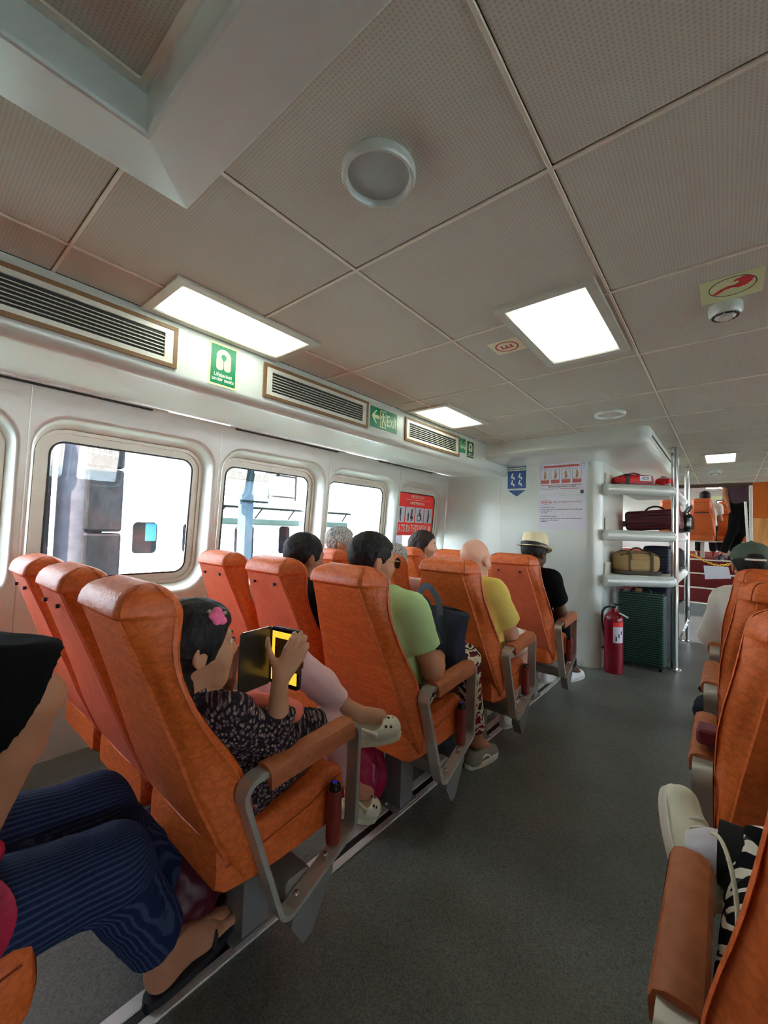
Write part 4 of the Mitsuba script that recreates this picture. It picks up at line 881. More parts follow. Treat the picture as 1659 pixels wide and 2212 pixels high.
class Head:
    def __init__(s, c, yaw, pitch=0, sc=1.0, roll=0): s.c, s.R, s.s = np.asarray(c, float), frame(yaw, pitch, roll), sc
    def at(s, *p): return s.c + s.R @ (np.array(p, float) * s.s)
    def e(s, p, r, k=.015): return ell(s.at(*p), s.R, np.array(r) * s.s, k * s.s)
    def cp(s, a, b, ra, rb, k=.012): return cap(s.at(*a), s.at(*b), ra * s.s, rb * s.s, k * s.s)
    def skin(s):
        P = [s.e((0, -.012, .022), (.073, .092, .085)), s.e((0, .034, -.042), (.056, .058, .072), .03), s.cp((-.018, .058, -.096), (.018, .058, -.096), .018, .018, .03),
             s.cp((-.036, .066, .024), (.036, .066, .024), .013, .013, .02), s.cp((0, .084, .008), (0, .101, -.026), .007, .0115, .014), s.cp((-.011, .092, -.030), (.011, .092, -.030), .0075, .0075, .008),
             s.e((.036, .052, -.026), (.024, .026, .024), .03), s.e((-.036, .052, -.026), (.024, .026, .024), .03), s.e((0, .087, -.0555), (.021, .010, .0065), .006), s.e((0, .085, -.067), (.019, .010, .007), .006)]
        for x in (-1, 1): P += [s.e((x * .076, -.014, -.010), (.008, .019, .031), .008), s.cp((x * .083, -.022, .012), (x * .080, -.024, -.012), .006, .006, .006)]
        return P
    def subs(s): return [s.e((x * .031, .092, .006), (.015, .013, .011), .014) for x in (-1, 1)] + [s.e((0, .099, -.0612), (.020, .008, .0012), .004)] + [s.e((x * .087, -.010, -.008), (.006, .009, .016), .006) for x in (-1, 1)]
    def hair(s, style, h, extra=(), seed=0):
        P = [s.e((0, -.014, .028), (.083, .102, .092), .02)] + list(extra)
        c = [] if style == 'long' else [(s.at(0, -.075, -.052), s.R @ V(0, .42, -.91))]
        S = [s.e((0, .105, -.028), (.125, .085, .098), .02)] + ([] if style == 'long' else [s.e((x * .075, -.012, -.022), (.022, .024, .030), .008) for x in (-1, 1)])
        ax = s.R
        def disp(g):
            q = (g - s.c) @ ax; r = np.linalg.norm(q, axis=1)
            return .008 * (meshkit.noise(np.c_[np.arctan2(q[:, 0], q[:, 1]) * 5, q[:, 2] * 30, r * 12], seed) - .5) + .006 * (meshkit.noise(q * [120, 120, 50], seed + 3) - .5)
        return sdf(P, h, subs=S, cuts=c, disp=disp)
    def eyes(s): return [place(trimesh.creation.icosphere(2, radius=.0108 * s.s), s.R, s.at(x * .031, .0745, .006)) for x in (-1, 1)]
    def brow(s): return [tube(np.array([s.at(x * .016, .083, .026), s.at(x * .030, .083, .031), s.at(x * .047, .072, .027)]), np.array([.003, .0035, .0018]) * s.s, 6) for x in (-1, 1)]
    def iris(s): return [place(trimesh.creation.icosphere(2, radius=.0060 * s.s), s.R, s.at(x * .031, .0806, .005)) for x in (-1, 1)]
def hand(w, F, N, side, sc=1.0, curl=.5, thumb=None):
    """palm and five fingers: w wrist, F finger direction, N palm normal, side = +1/-1: where the thumb is along N x F."""
    w, F, N = np.asarray(w, float), np.asarray(F, float) / np.linalg.norm(F), np.asarray(N, float); N = N - F * (N @ F); N /= np.linalg.norm(N); S = np.cross(N, F) * side
    P = []; k = .008 * sc
    for t in (-.026, -.009, .009, .026): P.append(cap(w + S * t * .6 * sc + F * .012 * sc, w + F * .085 * sc * (1 - abs(t) * 3) + S * t * sc, .013 * sc, .0105 * sc, .012 * sc))
    for t, L in ((.027, .074), (.0095, .084), (-.0085, .078), (-.0255, .060)):
        p = w + F * (.085 - abs(t) * .25) * sc + S * t * sc; a = 0.0
        for j, (fr, r0, r1) in enumerate(((.45, .0098, .0090), (.31, .0090, .0082), (.24, .0082, .0068))):
            a += curl * (.6, 1.0, .8)[j]; d = F * math.cos(a) + N * math.sin(a); q = p + d * L * fr * sc; P.append(cap(p, q, r0 * sc, r1 * sc, .004 * sc)); p = q
    b = w + F * .022 * sc + S * .024 * sc; td = (F * .6 + S * .75 + N * .25) if thumb is None else np.asarray(thumb, float); td = td / np.linalg.norm(td)
    m = b + td * .042 * sc; P += [cap(b, m, .0135 * sc, .0105 * sc, .012 * sc), cap(m, m + (td * .8 + F * .35 + N * .15) * .028 * sc, .0100 * sc, .0088 * sc, .004 * sc)]
    q = m + (td * .8 + F * .35 + N * .15) * .028 * sc; P.append(cap(q, q + (td * .6 + F * .5 + N * .2) * .022 * sc, .0088 * sc, .0068 * sc, .004 * sc))
    return P
def wrinkle(amp, f, seed=0): return lambda g: amp * (meshkit.fbm(g * f, 3, seed) - .5)
def skinmat(n, c, lip):
    return mat(n, c, .48, spec=.35)
mat('m_skin', (196, 146, 116), .48, spec=.35); mat('m_skinlight', (214, 164, 138), .48, spec=.35); mat('m_skindark', (92, 60, 44), .45, spec=.35); mat('m_skintan', (178, 122, 90), .48, spec=.35)
mat('m_eyewhite', (226, 222, 216), .25); mat('m_iris', (26, 18, 14), .15); mat('m_lip', (170, 92, 84), .4)
def hairmat(n, c1, c2):
    def fn(p, q, uv): return mix(lin(c1), lin(c2), smoothstep(.25, .75, fbm(p.x * 220, p.y * 220, p.z * 60, 3)))
    mat(n, mikit.proc(fn), .62, spec=.3)
hairmat('m_hairblack', (7, 7, 8), (34, 31, 30)); hairmat('m_hairbrown', (22, 15, 12), (46, 32, 25)); hairmat('m_hairgrey', (92, 92, 90), (186, 184, 178))
mat('m_tgreen', (172, 198, 138), .85, spec=.15, sheen=.3); mat('m_tyellow', (222, 196, 102), .85, spec=.15, sheen=.3); mat('m_tblack', (12, 12, 13), .9, spec=.1)
mat('m_tpink', (216, 170, 166), .85, spec=.15); mat('m_twhite', (222, 220, 212), .85, spec=.15); mat('m_tdark', (28, 30, 34), .9, spec=.1); mat('m_tdarkgreen', (16, 62, 44), .85, spec=.15)
mat('m_legpink', (226, 184, 182), .8, spec=.15, sheen=.2); mat('m_cream', (216, 212, 188), .6); mat('m_shoewhite', (222, 220, 214), .6); mat('m_shoegrey', (128, 122, 106), .7)
def person(label, head, pel, chest, neck, sh, el, wr, hip, kn, an, toe, skin='m_skin', top=None, legs=None, shoes='m_shoewhite', hair=None, hairstyle='short', h=.008, hx=(), sleeve=.55, cuff=.92, r=1.0, hands=True, handspec=None, shirt_r=.014, face=True, grow=.0, hh=.006, leg_r=.014, lat=None, belly=0.0):
    k = thing('person', label, 'person'); P = list(head.skin()); hs = head.s
    lat = np.asarray(head.R[:, 0] * [1, 1, 0] if lat is None else lat, float); lat = lat / np.linalg.norm(lat)
    pel, chest, neck = map(lambda a: np.asarray(a, float), (pel, chest, neck)); sh, el, wr, hip, kn, an, toe = ([np.asarray(q, float) for q in a] for a in (sh, el, wr, hip, kn, an, toe))
    bl = (pel * .55 + chest * .45)
    torso = lambda g: [cap(pel + lat * x * .07 * r, bl + lat * x * .05 * r, (.105 + g) * r, (.102 + g + belly) * r, .05) for x in (-1, 1)] + [cap(bl + lat * x * .05 * r, chest + lat * x * .075 * r, (.102 + g + belly) * r, (.098 + g) * r, .05) for x in (-1, 1)] + [cap(chest + lat * x * .05 * r, neck * .6 + sh[i] * .4 - V(0, 0, .03 * r), (.09 + g) * r, (.055 + g) * r, .05) for i, x in ((0, -1), (1, 1))] + [cap(neck - V(0, 0, .035 * r), sh[i] - V(0, 0, .012 * r), (.05 + g) * r, (.056 + g) * r, .04) for i in (0, 1)]
    P += torso(0) + [cap(neck - V(0, 0, .02), head.at(0, -.022, -.045), .055 * hs, .050 * hs, .03)]
    for i in (0, 1):
        P += [cap(sh[i], el[i], .047 * r, .039 * r, .03), cap(el[i], el[i] * .65 + wr[i] * .35, .039 * r, .038 * r, .02), cap(el[i] * .65 + wr[i] * .35, wr[i], .038 * r, .026 * r, .02)]
        P += [cap(hip[i], kn[i], .080 * r, .054 * r, .04), cap(kn[i], kn[i] * .65 + an[i] * .35, .053 * r, .052 * r, .03), cap(kn[i] * .65 + an[i] * .35, an[i], .052 * r, .034 * r, .03), cap(an[i], toe[i], .034 * r, .024 * r, .02)]
        if hands:
            if handspec and handspec[i]: P += hand(wr[i], *handspec[i])
            else: P += hand(wr[i], wr[i] - el[i] + V(0, .0, -.02), V(0, 0, -1) + .01, (1, -1)[i], r * .95, .45)
    put('body', sdf(P, h, subs=head.subs()), skin, k, smooth=True)
    if top:
        g = shirt_r; Q = torso(g)
        for i in (0, 1):
            if sleeve <= 1: Q += [cap(sh[i], sh[i] + (el[i] - sh[i]) * sleeve, (.050 + g) * r, (.046 + g * 1.5) * r, .035, cut='b')]
            else: Q += [cap(sh[i], el[i], (.050 + g) * r, (.044 + g) * r, .035), cap(el[i], el[i] + (wr[i] - el[i]) * (sleeve - 1), (.044 + g) * r, (.036 + g) * r, .03, cut='b')]
        put('top', sdf(Q, h, cuts=[(neck + V(0, 0, .022 * r), (neck - chest) / np.linalg.norm(neck - chest) * .8 + V(0, .0, .2))], disp=wrinkle(.014, 16, 5)), top, k, smooth=True)
    if legs:
        g = leg_r; Q = [cap(pel - lat * .07 * r, pel + lat * .07 * r, (.11 + g) * r, (.11 + g) * r, .05)]
        for i in (0, 1):
            Q += [cap(hip[i], kn[i], (.084 + g) * r, (.056 + g) * r, .04)] if cuff > 0.01 else [cap(hip[i], hip[i] + (kn[i] - hip[i]) * .86, (.086 + g) * r, (.066 + g) * r, .04, cut='b')]
            if cuff > .01: Q += [cap(kn[i], kn[i] + (an[i] - kn[i]) * cuff, (.056 + g) * r, (.040 + g + grow) * r, .03, cut='b')]
        put('trousers' if cuff > .01 else 'shorts', sdf(Q, h, disp=wrinkle(.010, 18, 9)), legs, k, smooth=True)
    if hair:
        put('hair', head.hair(hairstyle, hh, hx, len(labels)), hair, k, smooth=True)
    if face:
        for m in head.eyes(): put('eye', m, 'm_eyewhite', k, smooth=True)
        for m in head.iris(): put('iris', m, 'm_iris', k, smooth=True)
        for m in head.brow(): put('eyebrow', m, hair or 'm_hairgrey', k, smooth=True)
    return k
def shoe(k, heel, toe, up=(0, 0, 1), mt='m_shoewhite', sole='m_offwhite', w=.042, collar=.075, lace=True, name='shoe', label=None, hh=.005, stripe=None):
    heel, toe, up = map(lambda a: np.asarray(a, float), (heel, toe, up)); F = toe - heel; L = np.linalg.norm(F); F /= L; up = up - F * (up @ F); up /= np.linalg.norm(up); S = np.cross(F, up)
    pt = lambda a, b, c: heel + F * a * L + S * b * w + up * c
    P = [cap(pt(.14, 0, .035), pt(.86, 0, .030), w * .88, w * .84, .02), cap(pt(.17, 0, .04), pt(.18, 0, collar), w * .85, w * .86, .03), cap(pt(.3, 0, .06), pt(.55, 0, .045), w * .72, w * .7, .03)]
    p = put(name, sdf(P, hh, cuts=[(heel + up * .016, -up), (pt(.2, 0, collar + .012), up)]), mt, k, smooth=True, label=label)
    th = np.linspace(0, 2 * np.pi, 40, endpoint=False); u = .5 + .53 * np.cos(th); v = 1.06 * np.sign(np.sin(th)) * np.abs(np.sin(th)) ** .7 * (1 + .08 * np.cos(th))
    o = np.stack([heel + F * a * L + S * b * w for a, b in zip(u, v)])
    put('sole', loft([o, o + up * .006 + 0 * F, o + up * .022, heel + F * L * .5 + up * .026 + (o - heel - F * L * .5) * .97]), sole, p, smooth=30)
    if lace:
        for a, z in ((.40, .098), (.48, .090), (.56, .082), (.64, .074)): put('lace', tube(spline([pt(a, -.62, z * .78), pt(a + .02, 0, z), pt(a, .62, z * .78)], 10), .0032, 6), sole, p, smooth=True)
    if stripe:
        put('stripe', tube(spline([pt(.25, .86, .04), pt(.45, .90, .05), pt(.6, .86, .03)], 14), .006, 6), stripe, p, smooth=True)
    return p
# ================================================================== THE PASSENGERS
def seated(sx, y0, yaw=0, lean=0.0, up=0.0, spread=.19, kneedx=.10, shin=.14, dx=0.0, elb=.03, armf=.10):
    """joint set of a person sitting in the seat at sx, row y0 (left index first)"""
    pel = V(sx, y0 + .13, .545 + up * .3); chest = V(sx + dx * .6, y0 + .02 + lean * .6, .835 + up); neck = V(sx + dx, y0 + .015 + lean, .965 + up)
    sh = [V(sx + dx - spread, y0 + .03 + lean, .925 + up), V(sx + dx + spread, y0 + .03 + lean, .925 + up)]
    el = [V(sx + dx - spread - elb, y0 + armf + lean, .69 + up), V(sx + dx + spread + elb, y0 + armf + lean, .69 + up)]
    wr = [V(sx - .10, y0 + .36, .655), V(sx + .10, y0 + .36, .655)]
    hip = [V(sx - .085, y0 + .15, .55), V(sx + .085, y0 + .15, .55)]; kn = [V(sx - kneedx, y0 + .55, .545), V(sx + kneedx, y0 + .55, .545)]
    an = [V(sx - kneedx - .01, y0 + .55 + shin * .3, .11), V(sx + kneedx + .01, y0 + .55 + shin * .3, .11)]; toe = [q + V(0, .12, -.075) for q in an]
    return dict(pel=pel, chest=chest, neck=neck, sh=sh, el=el, wr=wr, hip=hip, kn=kn, an=an, toe=toe)
# --- B1: green T-shirt, batik trousers
def batik(p, n, uv):
    a = fbm(p.x * 26, p.y * 26, p.z * 26, 3); b = noise(p.x * 75, p.y * 75, p.z * 75); big = noise(p.x * 9 + 4, p.y * 9, p.z * 9)
    base = mix(lin((40, 38, 40)), lin((120, 34, 44)), smoothstep(.45, .55, big))
    c = base * smoothstep(.40, .46, dr.abs(a - .5) * 6) + mi.Color3f(lin((206, 190, 160))) * (1 - smoothstep(.40, .46, dr.abs(a - .5) * 6))
    return mix([float(0)] * 3, [1.0, 1.0, 1.0], 1.0) * (c * (.75 + .4 * b))
mat('m_batik', mikit.proc(batik), .85, spec=.1)
J = seated(-1.135, 1.325, kneedx=.12); J['sh'][1] = V(-.96, 1.34, .905); J['el'][1] = V(-.905, 1.42, .66); J['wr'][1] = V(-1.0, 1.63, .655)
J['kn'][1] = V(-1.03, 1.93, .565); J['an'][1] = V(-1.01, 2.02, .13); J['toe'][1] = V(-1.0, 2.15, .05); J['kn'][0] = V(-1.26, 1.92, .56); J['an'][0] = V(-1.22, 2.05, .12); J['toe'][0] = V(-1.2, 2.17, .05)
hd = Head((-1.165, 1.335, 1.085), 22, 6, 1.03)
k = person('person in a light green T-shirt and patterned trousers with short black hair and glasses', hd, **J, skin='m_skintan', top='m_tgreen', legs='m_batik', hair='m_hairblack', sleeve=.62, h=.0075, cuff=.86, r=1.02)
g = put('glasses', cat([tube(np.array([hd.at(x * .075, -.01, .008), hd.at(x * .066, .085, .008)]), .0025, 6) for x in (-1, 1)] + [tube(np.array([hd.at(-.066, .088, .008), hd.at(0, .108, .010), hd.at(.066, .088, .008)]), .003, 6)]), 'm_tan', k, smooth=True)
for x in (-1, 1): put('lens', place(lathe([(0, 0), (.024, 0), (.024, .002), (0, .002)], (0, 0, 0), 20), np.c_[hd.R[:, 0], hd.R[:, 2], hd.R[:, 1]], hd.at(x * .034, .099, .0)), 'm_blackgloss', g)
mat('m_beigesuede', (186, 152, 122), .8)
shoe(k, (-1.025, 1.965, .002), (-.985, 2.205, .002), mt='m_shoegrey', sole='m_offwhite', label='grey and beige trainer', stripe='m_offwhite')
shoe(k, (-1.235, 2.0, .002), (-1.19, 2.24, .002), mt='m_shoegrey', sole='m_offwhite')
# --- B2: black hair, dark clothes
J = seated(-1.60, 1.325, up=-.01)
person('person with thick black hair and dark clothes in the middle seat behind the window pair', Head((-1.615, 1.335, 1.065), 4, 8, 1.05), **J, skin='m_skintan', top='m_tdark', legs='m_tdark', hair='m_hairblack', hx=(), h=.010, shirt_r=.02)
# --- C1: bald man in yellow polo
J = seated(-1.135, 2.076, kneedx=.13, up=-.01); J['sh'][1] = V(-.965, 2.10, .90); J['el'][1] = V(-.915, 2.23, .665); J['wr'][1] = V(-1.01, 2.42, .63); J['an'] = [V(-1.26, 2.56, .11), V(-1.06, 2.56, .11)]; J['toe'] = [V(-1.25, 2.68, .04), V(-1.05, 2.68, .04)]
hd = Head((-1.075, 2.10, 1.07), 4, 4, 1.0)
k = person('bald man in a yellow polo shirt and pale shorts', hd, **J, skin='m_skinlight', top='m_tyellow', legs='m_twhite', cuff=0, hair=None, sleeve=.72, h=.0075, shirt_r=.02, belly=.015)
put('collar', sdf([cap(V(-1.13, 2.085, .955), V(-1.12, 2.085, .995), .078, .066, .02)], .007, subs=[cap(V(-1.12, 2.09, .9), V(-1.115, 2.1, 1.06), .058, .056, .004)], cuts=[(V(0, 0, .995), (0, -.25, 1))]), 'm_tyellow', k, smooth=True)
shoe(k, (-1.075, 2.51, .002), (-1.055, 2.76, .002)); shoe(k, (-1.27, 2.51, .002), (-1.255, 2.76, .002))
# --- C2, C3
J = seated(-1.60, 2.076, up=-.065)
person('short person in pale pink with grey hair, mostly hidden behind a middle seat', Head((-1.63, 2.09, 1.015), 0, 10, .97), **J, skin='m_skinlight', top='m_tpink', legs='m_tdark', hair='m_hairgrey', h=.010)
J = seated(-2.065, 2.076, up=.03)
person('grey-haired man in the window seat, face turned towards the third window', Head((-2.10, 2.06, 1.105), 38, 5, 1.05), **J, skin='m_skintan', top='m_tdark', legs='m_tdark', hair='m_hairgrey', h=.009, hh=.005)
# --- D3: woman with long brown hair
J = seated(-2.065, 2.94, up=-.02)
hd = Head((-2.055, 3.04, 1.088), 62, 6, 1.12)
hx = [hd.cp((0, -.07, .0), (.03, -.075, -.17), .062, .05, .03), hd.cp((.066, -.02, .0), (.070, -.01, -.20), .026, .032, .02), hd.cp((-.066, -.02, .0), (-.070, -.01, -.20), .026, .032, .02)]
person('woman with long dark brown hair in profile before the priority sign window', hd, **J, skin='m_skinlight', top='m_tdark', legs='m_tdark', hair='m_hairbrown', hairstyle='long', hx=hx, h=.0065, hh=.005)
# --- D1: black T-shirt, straw hat
J = seated(-1.135, 2.94, kneedx=.12, lean=.02); J['sh'][1] = V(-.95, 2.98, .90); J['el'][1] = V(-.91, 3.10, .67); J['wr'][1] = V(-1.0, 3.28, .62); J['an'][1] = V(-1.0, 3.70, .11); J['toe'][1] = V(-.97, 3.84, .04); J['an'][0] = V(-1.15, 3.5, .11); J['toe'][0] = V(-1.14, 3.62, .04)
hd = Head((-1.055, 2.96, 1.075), 8, 14, 1.0)
k = person('man in a black T-shirt wearing a straw hat', hd, **J, skin='m_skindark', top='m_tblack', legs='m_tdark', hair='m_hairblack', hairstyle='crop', sleeve=.66, h=.0075, shirt_r=.022)
shoe(k, (-1.03, 3.64, .002), (-.955, 3.89, .002)); shoe(k, (-1.16, 3.46, .002), (-1.13, 3.70, .002))
def straw(p, n, uv): return mix(lin((214, 202, 160)), lin((236, 228, 196)), .5 + .5 * dr.sin(p.z * 900 + 40 * noise(p.x * 80, p.y * 80))) * (.9 + .15 * noise(p.x * 300, p.y * 300, p.z * 300))
mat('m_straw', mikit.proc(straw), .75)
hat = thing('straw_hat', 'cream straw fedora with a black band worn by the man in black', 'hat')
th = np.linspace(0, 2 * np.pi, 48, endpoint=False); secs = []
for rx, ry, z, dz in ((.116, .134, .030, .024), (.118, .136, .033, .024), (.098, .115, .036, .01), (.089, .108, .044, 0), (.087, .106, .09, 0), (.080, .10, .125, 0), (.070, .09, .137, 0), (.045, .06, .128, 0), (.0, .0, .118, 0)):
    secs.append([hd.at(rx * math.cos(t), -.012 + ry * math.sin(t), z + dz * (math.cos(t) ** 2) * .8 - .02 * (rx > .12) * max(0, math.sin(t)) - (.012 * math.cos(t) ** 2 if z > .12 and rx > .03 else 0) * -1) for t in th])
put('body', loft(secs, caps=False), 'm_straw', hat, smooth=40)
secs = [[hd.at(rx * math.cos(t), -.012 + ry * math.sin(t), z) for t in th] for rx, ry, z in ((.0885, .1075, .04), (.0905, .1095, .044), (.0895, .1085, .068), (.0875, .1065, .07))]
put('band', loft(secs, caps=False), 'm_black', hat, smooth=30)
# --- R4: man in green cap and white shirt
J = seated(.205, 2.95, dx=-.07, kneedx=.13); J['sh'][0] = V(.005, 3.0, .88); J['el'][0] = V(-.06, 3.11, .665); J['wr'][0] = V(.05, 3.30, .64)
hd = Head((.105, 2.975, 1.085), -6, 8, 1.02)
k = person('man in a loose white shirt and a dark green cap, back to the camera', hd, **J, skin='m_skintan', top='m_twhite', legs='m_tdark', hair='m_hairblack', hairstyle='crop', sleeve=1.25, h=.0085, shirt_r=.024)
cp_ = thing('baseball_cap', 'dark grey-green cap worn back to front with a strap gap at the back', 'cap')
mat('m_cap', (72, 84, 72), .85)
put('crown', sdf([hd.e((0, -.012, .045), (.088, .108, .078), .01)], .005, subs=[hd.e((0, -.012, .040), (.080, .100, .072), .004), hd.cp((-.018, -.125, .028), (.018, -.125, .028), .022, .022, .006)], cuts=[(hd.at(0, 0, .015), hd.R @ V(0, -.12, -1))]), 'm_cap', cp_, smooth=True)
put('strap', tube(spline([hd.at(-.04, -.112, .02), hd.at(0, -.120, .018), hd.at(.04, -.112, .02)], 10), .006, 6), 'm_shoewhite', cp_, smooth=True)
put('button', place(trimesh.creation.icosphere(2, radius=.008), np.eye(3), hd.at(0, -.012, .124)), 'm_cap', cp_, smooth=True)
put('brim', hull([hd.at(x, y, z) for x, y in ((-.075, .06), (.075, .06), (-.06, .14), (.06, .14), (0, .165), (-.035, .158), (.035, .158)) for z in (.018 - (y - .06) * .2, .021 - (y - .06) * .2)]), 'm_cap', cp_)
# --- R2: green clothing beside the second right hand seat
J = seated(.205, 1.40, dx=.02); J['sh'][0] = V(.14, 1.44, .86); J['el'][0] = V(.035, 1.49, .70); J['wr'][0] = V(.02, 1.66, .675)
person('person in a dark green shirt hidden behind the second right hand seat', Head((.32, 1.52, 1.00), -5, 15, .95), **J, skin='m_skintan', top='m_tdarkgreen', legs='m_tdark', hair='m_hairblack', h=.010, sleeve=.8)
k = thing('purse', 'small maroon purse held on the arm rest beside the green clothing', 'purse'); mat('m_maroon', (110, 34, 50), .5)
put('body', rbox(-.066, -.004, 1.475, 1.545, .648, .692, .010, 10), 'm_maroon', k, smooth=40); put('zip', tube([(-.060, 1.473, .684), (-.010, 1.473, .684)], .0025, 6), 'm_deepred', k, smooth=True)
# --- R1: patterned trousers, ankle on knee
def swirl(p, n, uv):
    u, v = p.y * 11 + .9 * dr.sin(p.z * 22), p.z * 11 + .6 * dr.sin(p.y * 30 + p.x * 25)
    fu, fv = u - dr.floor(u) - .5, v - dr.floor(v) - .5
    d = dr.sqrt(fu * fu + fv * fv * 1.6); ring_ = smoothstep(.20, .23, d) * (1 - smoothstep(.43, .46, d)); gap = 1 - smoothstep(.0, .03, dr.abs(fu + fv * .6) - .05) * 1.0
    return mix(lin((14, 15, 20)), lin((226, 220, 206)), ring_ * (1 - .95 * gap))
mat('m_swirl', mikit.proc(swirl), .85, spec=.1)
J = seated(.205, .62, dx=.04); J['kn'] = [V(.078, 1.05, .58), V(.36, 1.08, .67)]; J['an'] = [V(.10, 1.12, .15), V(-.015, 1.075, .598)]; J['toe'] = [V(.10, 1.24, .06), V(-.080, 1.15, .545)]
J['hip'] = [V(.088, .76, .56), V(.29, .77, .57)]; J['el'][0] = V(.22, .72, .72); J['wr'][0] = V(.30, .92, .72); J['sh'][0] = V(.16, .68, .90); J['el'][1] = V(.46, .72, .74); J['wr'][1] = V(.34, .94, .75)
k = person('person in black and white patterned trousers, white trainer stuck out into the aisle', Head((.30, .72, 1.07), 10, 30, .95), **J, skin='m_skinlight', top='m_tdark', legs='m_swirl', hair='m_hairblack', h=.0085, sleeve=.7, leg_r=.022, cuff=.86)
put('sock', tube([(.02, 1.075, .607), (-.02, 1.078, .60), (-.048, 1.085, .585)], [.043, .042, .036], 20), 'm_paper', k, smooth=40)
mat('m_cuffblack', (14, 15, 18), .9); put('cuff', tube([(.025, 1.075, .608), (-.012, 1.077, .608)], [.058, .056], 20), 'm_cuffblack', k, smooth=40)
shoe(k, (-.050, 1.055, .492), (-.102, 1.20, .632), up=(.62, -.55, .55), mt='m_cream', sole='m_offwhite', w=.038, label='off-white lace-up trainer', collar=.07)
put('shoelace', tube(spline([(-.02, .96, .70), (.0, .90, .71), (.012, .85, .66), (.004, .80, .60)], 20), .0035, 6), 'm_cream', k, smooth=True)
# --- the girl with the tablet
def floral(p, n, uv):
    d1, d2, r = voronoi(p.y * 110 + p.x * 60, p.z * 110 + p.x * 40)
    m = (1 - smoothstep(.25, .50, d1)) * smoothstep(.2, .3, r) * (.35 + .65 * noise(p.x * 40, p.y * 40, p.z * 40))
    c = mix(lin((40, 34, 40)), mix(lin((164, 148, 136)), lin((122, 92, 98)), smoothstep(.5, .8, r)), m)
    return c * (.5 + 1.0 * noise(p.x * 160, p.y * 160, p.z * 160))
mat('m_floral', mikit.proc(floral), .85, spec=.1)
mat('m_skingirl', (188, 136, 104), .46, spec=.35)
gh = Head((-1.047, .520, .907), 8, 0, .98)
k = thing('person', 'girl in a dark floral top and pink trousers holding a tablet', 'person')
P = gh.skin(); Q = []
pel, chest, neck = V(-1.11, .66, .50), V(-1.09, .555, .69), V(-1.062, .525, .775)
sh = [V(-1.20, .58, .745), V(-.975, .575, .735)]; el = [V(-1.235, .68, .62), V(-.945, .705, .615)]; wr = [V(-1.115, .655, .765), V(-.920, .692, .812)]
hip = [V(-1.18, .68, .50), V(-1.04, .68, .50)]; kn = [V(-1.13, .88, .785), V(-1.035, .985, .555)]; an = [V(-.985, 1.055, .585), V(-1.045, 1.13, .27)]; toe = [V(-.915, 1.19, .548), V(-1.03, 1.24, .205)]
lat = V(1, 0, 0)
def gtorso(g): return [cap(pel + lat * x * .05, V(-1.10, .60, .60) + lat * x * .04, .09 + g, .085 + g, .05) for x in (-1, 1)] + [cap(V(-1.10, .60, .60) + lat * x * .04, chest + lat * x * .055, .085 + g, .072 + g, .05) for x in (-1, 1)] + [cap(neck - V(0, 0, .03), s_ - V(0, 0, .008), .040 + g, .042 + g, .035) for s_ in sh]
P += gtorso(0) + [cap(neck - V(0, 0, .02), gh.at(0, -.022, -.045), .042, .042, .025)]
for i in (0, 1):
    P += [cap(sh[i], el[i], .036, .031, .03), cap(el[i], el[i] * .6 + wr[i] * .4, .031, .030, .02), cap(el[i] * .6 + wr[i] * .4, wr[i], .030, .0215, .02)]
    P += [cap(hip[i], kn[i], .062, .040, .04), cap(kn[i], kn[i] * .6 + an[i] * .4, .039, .038, .03), cap(kn[i] * .6 + an[i] * .4, an[i], .038, .025, .03), cap(an[i], an[i] * .35 + toe[i] * .65, .027, .024, .02), cap(an[i], an[i] + (an[i] - kn[i]) * .06 - V(0, .015, 0), .026, .022, .02)]
P += hand(wr[1], (.02, .60, .80), (-.82, .50, -.28), -1, .90, .42, thumb=(-.55, -.25, .80))
P += hand(wr[0], (.05, .25, .95), (.85, .45, -.1), 1, .80, .35, thumb=(.3, -.3, .9))
put('body', sdf(P, .0048, subs=gh.subs()), 'm_skingirl', k, smooth=True)
g = .013; Q = gtorso(g)
for i in (0, 1): Q += [cap(sh[i], el[i], .042 + g, .040 + g, .035), cap(el[i], el[i] + (wr[i] - el[i]) * .52, .040 + g, .030 + g * 1.1, .03, cut='b')]
Q += [cap(pel + lat * x * .04, V(-1.10 + x * .05, .80, .545), .10, .085, .05) for x in (-1, 1)] + [cap(V(-1.04, .76, .53), V(-1.04, .90, .56), .088, .072, .04)]
put('top', sdf(Q, .006, cuts=[(neck + V(0, 0, .030), (0, -.3, .95))], disp=wrinkle(.020, 22, 4)), 'm_floral', k, smooth=True)
put('collar', sdf([cap(neck - V(0, 0, .005), neck + V(.003, .006, .022), .062, .052, .02)], .005, subs=[cap(neck + V(0, .004, -.05), neck + V(.003, .008, .06), .046, .046, .004)], cuts=[(neck + V(0, 0, .030), (0, -.45, 1))], disp=wrinkle(.01, 40, 2)), 'm_floral', k, smooth=True)
Q = [cap(pel - lat * .05, pel + lat * .05, .095, .095, .05)]
for i, cf in ((0, .80), (1, .82)): Q += [cap(hip[i], kn[i], .074, .051, .04), cap(kn[i], kn[i] + (an[i] - kn[i]) * .5, .051, .049, .03), cap(kn[i] + (an[i] - kn[i]) * .5, kn[i] + (an[i] - kn[i]) * cf, .049, .037, .03, cut='b')]
put('trousers', sdf(Q, .006, disp=wrinkle(.008, 26, 8)), 'm_legpink', k, smooth=True)
